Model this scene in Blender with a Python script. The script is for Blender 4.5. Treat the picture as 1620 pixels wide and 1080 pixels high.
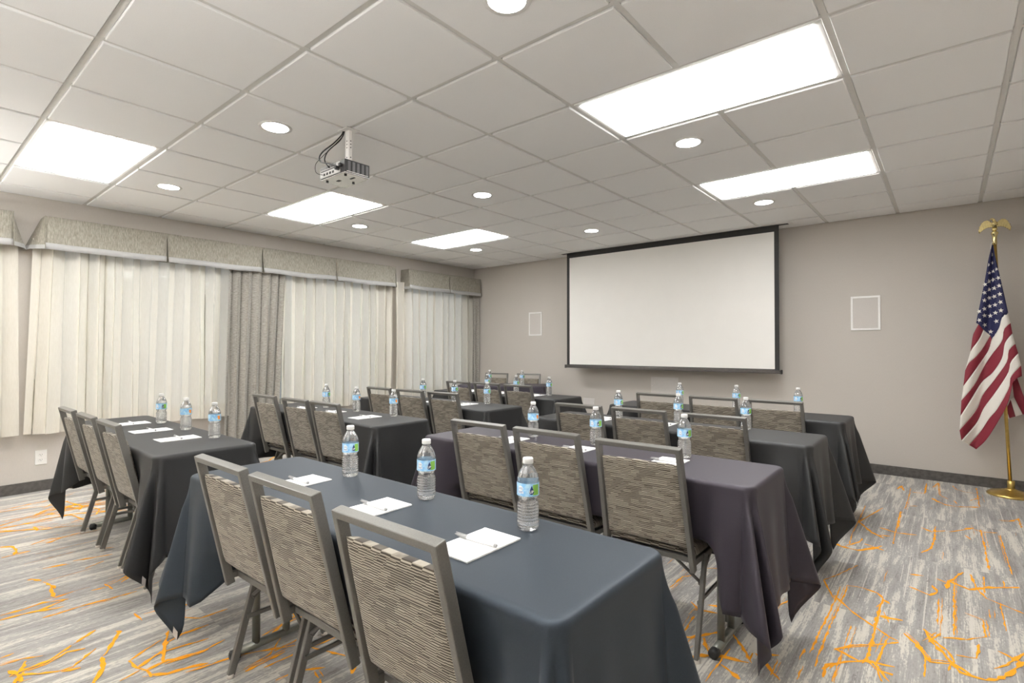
import bpy, bmesh, math, random
from mathutils import Vector, Matrix

for _o in list(bpy.data.objects):
    bpy.data.objects.remove(_o)
SC = bpy.context.scene
COL = SC.collection
PI = math.pi
R = math.radians

# ------------------------------------------------------------------ camera, world, exposure
CAM_Z = 1.27
cam = bpy.data.cameras.new('camera')
cam.sensor_width = 36.0
cam.lens = 829.8 / 1620 * 36.0
cam.clip_start = 0.05
camo = bpy.data.objects.new('camera', cam)
COL.objects.link(camo)
camo.location = (0, 0, CAM_Z)
camo.rotation_euler = (R(90 + 0.665), 0, R(39.758))
SC.camera = camo

SC.view_settings.view_transform = 'Standard'
SC.view_settings.look = 'None'
SC.view_settings.gamma = 1
SC.view_settings.use_curve_mapping = False
SC.view_settings.exposure = 1.52
SC.cycles.max_bounces = 14
SC.cycles.diffuse_bounces = 8
SC.cycles.glossy_bounces = 5
SC.cycles.transmission_bounces = 12
SC.cycles.transparent_max_bounces = 12
SC.cycles.sample_clamp_indirect = 6.0
SC.cycles.use_denoising = True

PANEL_W = 6.2        # emission of the ceiling panels
DOWN_W = 16.0        # emission of the recessed downlights
world = bpy.data.worlds.new('overcast_sky')
SC.world = world
world.use_nodes = True
_n = world.node_tree.nodes
_n['Background'].inputs[0].default_value = (0.95, 0.97, 1.0, 1)
_n['Background'].inputs[1].default_value = 0.13

# room extents (metres; camera stands at x = 0, y = 0)
XL, XR, YF, YB, H = -6.21, 0.62, 6.45, -1.55, 2.60
# ------------------------------------------------------------------ materials
class NT:
    def __init__(s, name):
        s.m = bpy.data.materials.new(name)
        s.m.use_nodes = True
        s.t = s.m.node_tree
        s.b = s.t.nodes['Principled BSDF']
        s.out = s.t.nodes['Material Output']
    def n(s, typ, **kw):
        x = s.t.nodes.new('ShaderNode' + typ)
        for k, v in kw.items():
            if k in ('inputs',):
                for i, val in v.items():
                    x.inputs[i].default_value = val
            else:
                setattr(x, k, v)
        return x
    def l(s, a, b):
        s.t.links.new(a, b)
    def set(s, **kw):
        names = dict(color='Base Color', rough='Roughness', metal='Metallic', spec='Specular IOR Level', trans='Transmission Weight', ior='IOR',
                     sheen='Sheen Weight', sheen_rough='Sheen Roughness', coat='Coat Weight', alpha='Alpha', em='Emission Color', ems='Emission Strength')
        for k, v in kw.items():
            i = s.b.inputs[names[k]]
            i.default_value = (*v, 1) if isinstance(v, (tuple, list)) and len(v) == 3 else v
        return s
    def coords(s, scale=(1, 1, 1), loc=(0, 0, 0), rot=(0, 0, 0), kind='Object'):
        tc = s.n('TexCoord')
        mp = s.n('Mapping')
        mp.inputs['Scale'].default_value = scale
        mp.inputs['Location'].default_value = loc
        mp.inputs['Rotation'].default_value = rot
        s.l(tc.outputs[kind], mp.inputs[0])
        return mp.outputs[0]
    def noise(s, vec, scale=5, detail=3, rough=0.5):
        x = s.n('TexNoise')
        x.inputs['Scale'].default_value = scale
        x.inputs['Detail'].default_value = detail
        x.inputs['Roughness'].default_value = rough
        s.l(vec, x.inputs['Vector'])
        return x.outputs[0]
    def ramp(s, fac, stops, interp='LINEAR'):
        x = s.n('ValToRGB')
        cr = x.color_ramp
        cr.interpolation = interp
        while len(cr.elements) < len(stops):
            cr.elements.new(0.5)
        for e, (p, c) in zip(cr.elements, stops):
            e.position = p
            e.color = (*c, 1)
        s.l(fac, x.inputs[0])
        return x.outputs[0]
    def math(s, op, a, b=None, c=None):
        x = s.n('Math', operation=op)
        for i, v in enumerate((a, b, c)):
            if v is None:
                continue
            if isinstance(v, (int, float)):
                x.inputs[i].default_value = v
            else:
                s.l(v, x.inputs[i])
        return x.outputs[0]
    def mix(s, fac, a, b):
        x = s.n('MixRGB')
        for i, v in enumerate((fac, a, b)):
            if isinstance(v, (int, float)):
                x.inputs[i].default_value = v
            elif isinstance(v, tuple):
                x.inputs[i].default_value = (*v, 1)
            else:
                s.l(v, x.inputs[i])
        return x.outputs[0]
    def bump(s, h, strength=0.3, dist=0.002):
        x = s.n('Bump')
        x.inputs['Strength'].default_value = strength
        x.inputs['Distance'].default_value = dist
        s.l(h, x.inputs['Height'])
        s.l(x.outputs[0], s.b.inputs['Normal'])
    def base(s, c):
        s.l(c, s.b.inputs['Base Color'])


def plain(name, color, rough=0.5, metal=0.0, var=0.06, scale=40, bump=0.0, **kw):
    """A plain finish with a little grain in its colour."""
    t = NT(name).set(rough=rough, metal=metal, **kw)
    v = t.coords()
    f = t.noise(v, scale, 3)
    a = tuple(max(0, c * (1 - var)) for c in color)
    b = tuple(min(1, c * (1 + var)) for c in color)
    t.base(t.ramp(f, [(0.3, a), (0.7, b)]))
    if bump:
        t.bump(f, bump)
    return t.m


M = {}
def wall_mat(name, c):
    t = NT(name).set(rough=0.85, spec=0.25)
    v = t.coords(scale=(1, 1, 1))
    f = t.noise(t.coords(scale=(60, 60, 9)), 6, 4, 0.6)
    g = t.noise(v, 1.3, 2)
    c1 = t.ramp(f, [(0.25, tuple(x * 0.955 for x in c)), (0.75, tuple(x * 1.04 for x in c))])
    t.base(t.mix(0.05, c1, t.ramp(g, [(0.3, (c[0] * .9, c[1] * .9, c[2] * .9)), (0.7, c)])))
    t.bump(f, 0.12, 0.0006)
    return t.m
M['wall'] = wall_mat('greige_wallcovering', (0.525, 0.492, 0.452))
M['wall_pale'] = wall_mat('pale_wall_paint', (0.72, 0.69, 0.64))
M['base'] = plain('dark_wood_baseboard', (0.085, 0.078, 0.072), 0.55, var=0.3, scale=30)
M['tile'] = plain('white_acoustic_tile', (0.88, 0.88, 0.875), 0.95, var=0.02, scale=260, bump=0.12, spec=0.1)
M['grid'] = plain('painted_ceiling_grid', (0.70, 0.69, 0.66), 0.6, var=0.02)
M['plenum'] = plain('plenum_plaster', (0.6, 0.6, 0.58), 0.9)
M['white'] = plain('white_painted_metal', (0.82, 0.81, 0.79), 0.4, var=0.02)
M['plastic_white'] = plain('white_plastic', (0.80, 0.79, 0.76), 0.35, var=0.02)
M['plate'] = plain('wall_plate_paint', (0.60, 0.575, 0.55), 0.6, var=0.02)
M['grille'] = plain('speaker_grille_cloth', (0.56, 0.53, 0.50), 0.8, var=0.10, scale=900)

def emit(name, c, s):
    t = NT(name)
    t.set(color=(0.9, 0.9, 0.9), em=c, ems=s)
    return t.m
M['panel'] = emit('lit_panel_diffuser', (1.0, 0.995, 0.985), PANEL_W)
M['ceiling_fill'] = emit('added_uplighter_glow', (1.0, 0.99, 0.97), 420.0)  # glow of the added out-of-view uplighters that lift the ceiling
M['lamp'] = emit('lit_downlight_lens', (1.0, 0.985, 0.96), DOWN_W)

def frame_mat():
    t = NT('taupe_metal_powder_coat').set(rough=0.38, metal=0.25, spec=0.55)
    f = t.noise(t.coords(), 300, 2)
    t.base(t.ramp(f, [(0.3, (0.135, 0.131, 0.119)), (0.7, (0.165, 0.160, 0.146))]))
    return t.m
M['frame'] = frame_mat()
M['glide'] = plain('pale_plastic_glide', (0.62, 0.58, 0.52), 0.5)
M['rubber'] = plain('black_rubber', (0.02, 0.02, 0.02), 0.55)
M['table_metal'] = plain('grey_green_table_metal', (0.20, 0.205, 0.18), 0.35, metal=0.3, var=0.05)
M['laminate'] = plain('table_laminate', (0.32, 0.27, 0.22), 0.4)

def weave(name, axes):
    """Upholstery: stacked bricks of fine light and dark threads, each brick shifted against its neighbours."""
    t = NT(name).set(rough=0.9, spec=0.2, sheen=0.15)
    tc = t.n('TexCoord')
    sep = t.n('SeparateXYZ')
    t.l(tc.outputs['Object'], sep.inputs[0])
    u, w = sep.outputs[axes[0]], sep.outputs[axes[1]]
    bw, bh = 0.036, 0.0150
    row = t.math('FLOOR', t.math('DIVIDE', w, bh))
    shift = t.math('MULTIPLY', t.math('FRACT', t.math('MULTIPLY', row, 0.618)), bw)
    colm = t.math('FLOOR', t.math('DIVIDE', t.math('ADD', u, shift), bw))
    cmb = t.n('CombineXYZ')
    t.l(row, cmb.inputs[0]); t.l(colm, cmb.inputs[1])
    wn = t.n('TexWhiteNoise', noise_dimensions='3D')
    t.l(cmb.outputs[0], wn.inputs['Vector'])
    wv = t.coords(scale=(30, 30, 30))
    wob = t.math('MULTIPLY', t.noise(wv, 1.0, 2), 0.3)
    ph = t.math('ADD', t.math('ADD', t.math('DIVIDE', w, 0.0066), t.math('MULTIPLY', wn.outputs['Value'], 1.0)), wob)
    s = t.math('SINE', t.math('MULTIPLY', ph, 2 * PI))
    s = t.math('MULTIPLY_ADD', s, 0.42, 0.5)
    s = t.math('ADD', s, t.math('MULTIPLY_ADD', wn.outputs['Value'], 0.24, -0.12))
    c = t.ramp(s, [(0.12, (0.038, 0.029, 0.021)), (0.5, (0.16, 0.138, 0.108)), (0.9, (0.41, 0.375, 0.31))])
    t.base(c)
    t.bump(s, 0.35, 0.0015)
    return t.m
M['weave_back'] = weave('woven_taupe_upholstery', (0, 2))
M['weave_seat'] = weave('woven_taupe_seat_upholstery', (0, 1))

def cloth_mat(name, c, tint, lo=0.86, sheen=0.05):
    t = NT(name).set(rough=0.52, spec=0.50, sheen=sheen, sheen_rough=0.25)
    t.b.inputs['Specular Tint'].default_value = (*tint, 1)
    t.b.inputs['Sheen Tint'].default_value = (*tint, 1)
    f = t.noise(t.coords(), 420, 2)
    t.base(t.ramp(f, [(0.3, tuple(x * lo for x in c)), (0.7, tuple(x * 1.12 for x in c))]))
    t.bump(f, 0.08, 0.0004)
    return t.m
M['cloth_black'] = cloth_mat('black_table_linen', (0.0185, 0.0185, 0.0190), (0.95, 0.97, 0.98))
M['cloth_navy'] = cloth_mat('blue_black_table_linen', (0.0200, 0.0255, 0.0340), (0.74, 0.88, 1.0))
M['cloth_plum'] = cloth_mat('plum_black_table_linen', (0.027, 0.023, 0.030), (0.95, 0.88, 1.0))

def curtain_mat():
    t = NT('cream_lined_curtain').set(rough=0.8, spec=0.2)
    f = t.noise(t.coords(scale=(120, 120, 12)), 1.5, 3)
    c = t.ramp(f, [(0.3, (0.84, 0.81, 0.725)), (0.7, (0.91, 0.885, 0.81))])
    t.base(c)
    tr = t.n('BsdfTranslucent')
    t.l(t.mix(0.5, c, (0.80, 0.76, 0.66)), tr.inputs[0])
    mx = t.n('MixShader')
    mx.inputs[0].default_value = 0.14
    t.l(t.b.outputs[0], mx.inputs[1]); t.l(tr.outputs[0], mx.inputs[2])
    # loosely woven: one sees through it a little where it is looked at square on, not where it turns away
    lw = t.n('LayerWeight'); tp = t.n('BsdfTransparent'); m2 = t.n('MixShader')
    lw.inputs[0].default_value = 0.5
    t.l(t.math('MULTIPLY', t.math('POWER', t.math('SUBTRACT', 1.0, lw.outputs['Facing']), 2.2), 0.44), m2.inputs[0])
    t.l(mx.outputs[0], m2.inputs[1]); t.l(tp.outputs[0], m2.inputs[2])
    t.l(m2.outputs[0], t.out.inputs[0])
    return t.m
M['curtain'] = curtain_mat()

def slub(name, scale, lo, hi):
    t = NT(name).set(rough=0.85, spec=0.2, sheen=0.1)
    f = t.noise(t.coords(scale=scale), 1.0, 4, 0.6)
    t.base(t.ramp(f, [(0.32, lo), (0.68, hi)]))
    t.bump(f, 0.15, 0.001)
    return t.m
M['drape'] = slub('slubbed_grey_drape', (40, 25, 260), (0.235, 0.22, 0.195), (0.47, 0.45, 0.405))
M['valance'] = slub('streaked_beige_valance', (200, 150, 22), (0.22, 0.205, 0.17), (0.40, 0.38, 0.325))
M['band'] = plain('grey_satin_band', (0.42, 0.42, 0.415), 0.5, var=0.04, scale=20)
def pane_mat():
    t = NT('thin_window_glass').set(color=(0.9, 0.95, 0.95), rough=0.02, metal=1.0)
    tr = t.n('BsdfTransparent'); mx = t.n('MixShader'); lw = t.n('LayerWeight')
    tr.inputs[0].default_value = (0.95, 0.97, 0.96, 1)
    lw.inputs[0].default_value = 0.25
    t.l(t.math('MULTIPLY_ADD', lw.outputs['Fresnel'], 0.8, 0.03), mx.inputs[0])
    t.l(tr.outputs[0], mx.inputs[1]); t.l(t.b.outputs[0], mx.inputs[2])
    t.l(mx.outputs[0], t.out.inputs[0])
    return t.m
M['glass'] = pane_mat()
M['alu'] = plain('window_frame_white', (0.7, 0.7, 0.68), 0.4)

M['screen'] = plain('matte_white_screen', (0.80, 0.785, 0.75), 0.85, var=0.01, scale=5, spec=0.2)
M['black'] = plain('black_screen_border', (0.018, 0.017, 0.016), 0.6)
M['bar'] = plain('dark_metal_bar', (0.15, 0.14, 0.135), 0.22, metal=0.6, var=0.15)
M['slot'] = plain('dark_slot', (0.10, 0.10, 0.10), 0.7)

M['gold'] = plain('brass_gold', (0.72, 0.52, 0.17), 0.28, metal=1.0, var=0.08)
M['gold_pale'] = plain('pale_polished_gold', (0.85, 0.72, 0.36), 0.25, metal=1.0, var=0.08)
M['flag_blue'] = plain('navy_flag_nylon', (0.019, 0.021, 0.085), 0.65, var=0.15, scale=300)
M['flag_red'] = plain('red_flag_nylon', (0.24, 0.018, 0.036), 0.65, var=0.12, scale=300)
M['flag_white'] = plain('white_flag_nylon', (0.80, 0.77, 0.71), 0.65, var=0.03, scale=300)

def pet_mat():
    # thin clear plastic over water: mostly see-through, part refracting, with sharp surface glints
    t = NT('clear_bottle_of_water').set(color=(0.97, 0.99, 1.0), rough=0.02, trans=1.0, ior=1.33, spec=0.5)
    tr = t.n('BsdfTransparent'); gl = t.n('BsdfGlossy'); lw = t.n('LayerWeight'); m1 = t.n('MixShader'); m2 = t.n('MixShader')
    tr.inputs[0].default_value = (0.97, 0.985, 0.99, 1)
    gl.inputs['Roughness'].default_value = 0.06
    lw.inputs[0].default_value = 0.42
    m1.inputs[0].default_value = 0.88
    t.l(tr.outputs[0], m1.inputs[1]); t.l(t.b.outputs[0], m1.inputs[2])
    t.l(t.math('MULTIPLY_ADD', lw.outputs['Facing'], 0.55, 0.10), m2.inputs[0])
    t.l(m1.outputs[0], m2.inputs[1]); t.l(gl.outputs[0], m2.inputs[2])
    df = t.n('BsdfDiffuse'); tl = t.n('BsdfTranslucent'); m3 = t.n('MixShader'); m4 = t.n('MixShader')
    df.inputs[0].default_value = tl.inputs[0].default_value = (0.9, 0.92, 0.93, 1)
    m3.inputs[0].default_value = 0.5; m4.inputs[0].default_value = 0.05
    t.l(df.outputs[0], m3.inputs[1]); t.l(tl.outputs[0], m3.inputs[2])
    t.l(m2.outputs[0], m4.inputs[1]); t.l(m3.outputs[0], m4.inputs[2])
    t.l(m4.outputs[0], t.out.inputs[0])
    return t.m
M['pet'] = pet_mat()
M['cap'] = plain('white_bottle_cap', (0.85, 0.85, 0.84), 0.4, var=0.02)
def label_mat():
    t = NT('light_blue_bottle_label').set(rough=0.35)
    f = t.noise(t.coords(), 75, 2)
    t.base(t.ramp(f, [(0.38, (0.25, 0.54, 0.85)), (0.62, (0.50, 0.75, 0.93))]))
    return t.m
M['label'] = label_mat()
M['ink_navy'] = plain('navy_ink', (0.015, 0.04, 0.15), 0.4)
M['ink_white'] = plain('white_ink', (0.85, 0.87, 0.88), 0.4)
M['ink_green'] = plain('green_ink', (0.28, 0.60, 0.10), 0.4)
M['ink_orange'] = plain('orange_ink', (0.90, 0.30, 0.05), 0.4)
M['ink_blue'] = plain('blue_ink', (0.08, 0.18, 0.50), 0.4)
M['paper'] = plain('white_notepaper', (0.90, 0.90, 0.895), 0.8, var=0.01)
M['pen_white'] = plain('white_pen_barrel', (0.80, 0.80, 0.80), 0.3)
M['pen_grey'] = plain('grey_pen_clip', (0.34, 0.34, 0.34), 0.35, metal=0.3)
M['proj_dark'] = plain('charcoal_projector_shell', (0.035, 0.035, 0.036), 0.45)
M['proj_grey'] = plain('grey_projector_louvre', (0.17, 0.17, 0.175), 0.45)
M['proj_pale'] = plain('pale_projector_panel', (0.50, 0.50, 0.49), 0.45)
M['chrome'] = plain('brushed_silver_plate', (0.62, 0.61, 0.59), 0.25, metal=0.85, var=0.1, scale=12)
M['cable'] = plain('black_cable', (0.012, 0.012, 0.012), 0.5)
M['tag'] = plain('pale_cloth_tag', (0.62, 0.58, 0.55), 0.8)
M['outlet_dark'] = plain('outlet_slot', (0.10, 0.09, 0.08), 0.6)

def carpet_mat():
    """Grey, taupe and cream streaks that run the length of the room, broken up tile by tile."""
    t = NT('streaked_carpet').set(rough=0.97, spec=0.1, sheen=0.15)
    tc = t.n('TexCoord')
    sep = t.n('SeparateXYZ')
    t.l(tc.outputs['Object'], sep.inputs[0])
    x, y = sep.outputs[0], sep.outputs[1]
    cmb = t.n('CombineXYZ')
    t.l(t.math('FLOOR', t.math('DIVIDE', x, 0.5)), cmb.inputs[0])
    t.l(t.math('FLOOR', t.math('DIVIDE', y, 1.0)), cmb.inputs[1])
    wn = t.n('TexWhiteNoise', noise_dimensions='3D')
    t.l(cmb.outputs[0], wn.inputs['Vector'])
    off = t.math('MULTIPLY', wn.outputs['Value'], 7.0)
    v = t.n('CombineXYZ')
    t.l(t.math('ADD', t.math('MULTIPLY', x, 21.0), off), v.inputs[0])
    t.l(t.math('MULTIPLY', y, 1.9), v.inputs[1])
    t.l(off, v.inputs[2])
    warp = t.noise(t.coords(scale=(70, 22, 1)), 2.0, 3, 0.6)
    big = t.n('TexNoise'); big.inputs['Scale'].default_value = 0.8; big.inputs['Detail'].default_value = 4
    big.inputs['Roughness'].default_value = 0.66
    t.l(v.outputs[0], big.inputs['Vector'])
    fine = t.noise(t.coords(scale=(190, 7, 1)), 1.0, 3, 0.7)
    pile = t.noise(t.coords(scale=(1, 1, 1)), 420, 2)
    f = t.math('ADD', t.math('MULTIPLY_ADD', big.outputs[0], 1.9, -0.45), t.math('MULTIPLY_ADD', warp, 0.62, -0.31))
    f = t.math('ADD', f, t.math('MULTIPLY_ADD', fine, 0.72, -0.36))
    c = t.ramp(f, [(0.22, (0.165, 0.152, 0.143)), (0.30, (0.255, 0.243, 0.232)), (0.50, (0.315, 0.303, 0.290)), (0.585, (0.36, 0.346, 0.326)), (0.61, (0.54, 0.515, 0.455)), (0.80, (0.63, 0.60, 0.53))])
    thin = t.noise(t.coords(scale=(75, .7, 1), loc=(3, 1, 0)), 1.0, 2, 0.6)
    rag = t.math('ADD', thin, t.math('MULTIPLY_ADD', warp, 0.22, -0.11))
    c = t.mix(t.ramp(rag, [(0.625, (0, 0, 0)), (0.655, (.85, .85, .85))]), c, (0.62, 0.59, 0.53))
    c = t.mix(t.ramp(rag, [(0.335, (.7, .7, .7)), (0.365, (0, 0, 0))]), c, (0.21, 0.195, 0.185))
    t.base(t.mix(0.22, c, t.ramp(pile, [(0.3, (0.28, 0.27, 0.26)), (0.7, (0.64, 0.62, 0.58))])))
    t.bump(pile, 0.3, 0.003)
    return t.m
M['carpet'] = carpet_mat()
M['orange'] = plain('orange_carpet_yarn', (0.88, 0.37, 0.03), 0.95, var=0.14, scale=350, bump=0.3, spec=0.1)
# ------------------------------------------------------------------ mesh helpers
class MB:
    """Collects shapes and links them as ONE mesh object."""
    def __init__(s):
        s.v = []; s.f = []; s.mi = []; s.sm = []
    def add(s, vs, fs, mi=0, smooth=False):
        o = len(s.v)
        s.v += [tuple(p) for p in vs]
        for f in fs:
            s.f.append([o + i for i in f]); s.mi.append(mi); s.sm.append(smooth)
        return s
    def bm(s, b, mi=0, smooth=False, mat=None):
        b.verts.ensure_lookup_table()
        vs = [(mat @ v.co) if mat else v.co.copy() for v in b.verts]
        fs = [[v.index for v in f.verts] for f in b.faces]
        s.add(vs, fs, mi, smooth)
        b.free()
        return s
    def box(s, x0, x1, y0, y1, z0, z1, bev=0.0, mi=0, mat=None, seg=1):
        b = bmesh.new()
        bmesh.ops.create_cube(b, size=1)
        for v in b.verts:
            v.co = Vector(((x0 + x1) / 2 + v.co.x * (x1 - x0), (y0 + y1) / 2 + v.co.y * (y1 - y0), (z0 + z1) / 2 + v.co.z * (z1 - z0)))
        if bev:
            bmesh.ops.bevel(b, geom=b.edges[:], offset=bev, segments=seg, affect='EDGES', profile=0.6)
        b.verts.index_update()
        return s.bm(b, mi, False, mat)
    def lathe(s, prof, n=24, mi=0, smooth=True, c=(0, 0, 0), mat=None, close=True):
        vs = []; fs = []
        for r, z in prof:
            for k in range(n):
                a = 2 * PI * k / n
                p = Vector((c[0] + r * math.cos(a), c[1] + r * math.sin(a), c[2] + z))
                vs.append(mat @ p if mat else p)
        for i in range(len(prof) - 1):
            for k in range(n):
                fs.append([i * n + k, i * n + (k + 1) % n, (i + 1) * n + (k + 1) % n, (i + 1) * n + k])
        if close:
            fs.append(list(range(n))[::-1])
            fs.append([(len(prof) - 1) * n + k for k in range(n)])
        return s.add(vs, fs, mi, smooth)
    def tube(s, path, r, n=8, mi=0, smooth=True, flat=None):
        """A bar along a path: round with radius r, or rectangular with flat = (width, depth, side vector)."""
        path = [Vector(p) for p in path]
        rings = []
        up = Vector((0, 0, 1))
        for i, p in enumerate(path):
            d = (path[min(i + 1, len(path) - 1)] - path[max(i - 1, 0)]).normalized()
            if flat:
                side = Vector(flat[2]); side = (side - d * side.dot(d)).normalized()
                w = d.cross(side)
                a, b = flat[0] / 2, flat[1] / 2
                c = min(a, b) * 0.25
                offs = [(a, b - c), (a - c, b), (-a + c, b), (-a, b - c), (-a, -b + c), (-a + c, -b), (a - c, -b), (a, -b + c)]
                rings.append([p + side * q[0] + w * q[1] for q in offs])
            else:
                side = d.cross(up)
                if side.length < 1e-3:
                    side = d.cross(Vector((0, 1, 0)))
                side.normalize(); w = side.cross(d)
                rr = r[i] if isinstance(r, (list, tuple)) else r
                rings.append([p + side * rr * math.cos(2 * PI * k / n) + w * rr * math.sin(2 * PI * k / n) for k in range(n)])
        m = len(rings[0])
        vs = [v for rg in rings for v in rg]
        fs = []
        for i in range(len(rings) - 1):
            for k in range(m):
                fs.append([i * m + k, i * m + (k + 1) % m, (i + 1) * m + (k + 1) % m, (i + 1) * m + k])
        fs.append(list(range(m))[::-1]); fs.append([(len(rings) - 1) * m + k for k in range(m)])
        return s.add(vs, fs, mi, smooth and not flat)
    def grid(s, P, mi=0, smooth=True, close_u=False):
        """P[i][j] points."""
        m = len(P[0]); vs = [q for row in P for q in row]; fs = []
        for i in range(len(P) - 1):
            for j in range(m if close_u else m - 1):
                j2 = (j + 1) % m
                fs.append([i * m + j, i * m + j2, (i + 1) * m + j2, (i + 1) * m + j])
        return s.add(vs, fs, mi, smooth)
    def poly_prism(s, pts, axis_fn, t0, t1, mi=0, smooth=False):
        """Extrude a 2D outline; axis_fn(a, b, t) gives the 3D point."""
        n = len(pts)
        vs = [axis_fn(a, b, t0) for a, b in pts] + [axis_fn(a, b, t1) for a, b in pts]
        fs = [list(range(n))[::-1], [n + i for i in range(n)]] + [[i, (i + 1) % n, n + (i + 1) % n, n + i] for i in range(n)]
        return s.add(vs, fs, mi, smooth)
    def mesh(s, name, mats):
        me = bpy.data.meshes.new(name)
        me.from_pydata(s.v, [], s.f)
        for m in (mats if isinstance(mats, (list, tuple)) else [mats]):
            me.materials.append(m)
        me.polygons.foreach_set('material_index', s.mi)
        me.polygons.foreach_set('use_smooth', s.sm)
        me.update()
        b = bmesh.new(); b.from_mesh(me)
        bmesh.ops.recalc_face_normals(b, faces=b.faces)
        b.to_mesh(me); b.free()
        return me
    def build(s, name, mats, parent=None, **kw):
        return put(name, s.mesh(name, mats), parent, **kw)


def put(name, me, parent=None, loc=None, solid=None, kind=None):
    o = bpy.data.objects.new(name, me)
    COL.objects.link(o)
    if parent is not None:
        o.parent = parent
    if loc is not None:
        o.location = loc
    if solid:
        m = o.modifiers.new('thickness', 'SOLIDIFY'); m.thickness = solid; m.offset = 0
    if kind:
        o['kind'] = kind
    return o


def tag(o, label, cat, group=None):
    o['label'] = label; o['category'] = cat
    if group:
        o['group'] = group
    return o


def empty(name, loc=(0, 0, 0), rz=0.0):
    o = bpy.data.objects.new(name, None)
    COL.objects.link(o)
    o.empty_display_size = 0.1
    o.location = loc
    o.rotation_euler = (0, 0, rz)
    return o


def copy_tree(o, parent=None):
    c = o.copy(); COL.objects.link(c)
    c.parent = parent
    for ch in list(o.children):
        copy_tree(ch, c)
    return c


def lerp(a, b, t):
    return a + (b - a) * t


def sstep(a, b, x):
    t = max(0.0, min(1.0, (x - a) / (b - a)))
    return t * t * (3 - 2 * t)


# ------------------------------------------------------------------ the room
def structure(o):
    o['kind'] = 'structure'
    return o

floor = structure(MB().box(XL - .15, XR + .15, YB - .15, YF + .15, -0.12, 0).build('floor', M['carpet']))
structure(MB().box(XL - .15, XR + .15, YF, YF + .15, 0, H + .12).build('wall_front', M['wall']))
structure(MB().box(XR, XR + .15, YB, YF, 0, H + .12).build('wall_right', M['wall']))
structure(MB().box(XL - .15, XR + .15, YB - .15, YB, 0, H + .12).build('wall_back', M['wall']))
# the left wall with three window openings
WIN = [(-1.0, 0.58), (0.98, 4.54), (5.02, 6.32)]
WZ0, WZ1 = 0.60, 2.22
w = MB()
w.box(XL - .15, XL, YB, YF, 0, WZ0); w.box(XL - .15, XL, YB, YF, WZ1, H + .12)
edges = [YB] + [e for a in WIN for e in a] + [YF]
for i in range(0, len(edges), 2):
    w.box(XL - .15, XL, edges[i], edges[i + 1], WZ0, WZ1)
structure(w.build('wall_left', M['wall']))
for i, (a, b) in enumerate(WIN):
    f = MB()
    x0, x1 = XL - .10, XL - .05
    for (p, q) in ((a, a + .05), (b - .05, b)):
        f.box(x0, x1, p, q, WZ0, WZ1, .004)
    f.box(x0, x1, a, b, WZ0, WZ0 + .05, .004); f.box(x0, x1, a, b, WZ1 - .05, WZ1, .004)
    n = max(1, round((b - a) / 1.2))
    for k in range(1, n):
        y = lerp(a, b, k / n); f.box(x0, x1, y - .025, y + .025, WZ0, WZ1, .004)
    win = structure(f.build('window_%d' % (i + 1), M['alu']))
    for k in range(n):
        MB().box(XL - .078, XL - .072, lerp(a, b, k / n) + .025, lerp(a, b, (k + 1) / n) - .025, WZ0 + .05, WZ1 - .05).build('pane', M['glass'], win)
    MB().box(XL - .05, XL + .015, a - .02, b + .02, WZ0 - .025, WZ0, .004).build('window_sill', M['alu'], win)

def baseboard(name, x0, x1, y0, y1):
    m = MB().box(x0, x1, y0, y1, 0, .093, .002)
    return structure(m.build(name, M['base']))
baseboard('baseboard_left', XL, XL + .012, YB, YF)
baseboard('baseboard_front', XL + .012, XR - .012, YF - .012, YF)
baseboard('baseboard_right', XR - .012, XR, YB, YF - .012)
baseboard('baseboard_back', XL + .012, XR - .012, YB, YB + .012)

# ------------------------------------------------------------------ suspended ceiling
T = 0.6096
GX0, GY0 = -1.5948, 3.0293
ceiling = structure(MB().box(XL - .15, XR + .15, YB - .15, YF + .15, H + .13, H + .25).build('ceiling', M['plenum']))
gx = [GX0 + i * T for i in range(-12, 8) if XL + .02 < GX0 + i * T < XR - .02]
gy = [GY0 + j * T for j in range(-12, 10) if YB + .02 < GY0 + j * T < YF - .02]
ZG = H + .009                                                        # face of the metal grid, just above the tile faces
def light_cell(i, j):
    return j in (-4, -1, 2) and i in (-6, -5, 0, 1)
for x in gx:
    MB().box(x - .012, x + .012, YB, YF, ZG, ZG + .004).box(x - .002, x + .002, YB, YF, ZG + .004, ZG + .035).build('ceiling_tee', M['grid'], ceiling)
for y in gy:
    MB().box(XL, XR, y - .012, y + .012, ZG + .0005, ZG + .004).build('ceiling_tee', M['grid'], ceiling)
m = MB()
m.box(XL, XL + .022, YB, YF, ZG, ZG + .004).box(XR - .022, XR, YB, YF, ZG, ZG + .004).box(XL, XR, YF - .022, YF, ZG, ZG + .004).box(XL, XR, YB, YB + .022, ZG, ZG + .004)
m.build('wall_angle', M['grid'], ceiling)
xs = [XL] + gx + [XR]; ys = [YB] + gy + [YF]
tile_cache = {}
SCR_X0, SCR_X1, SCR_Y = -4.138, -1.400, 6.19
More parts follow.
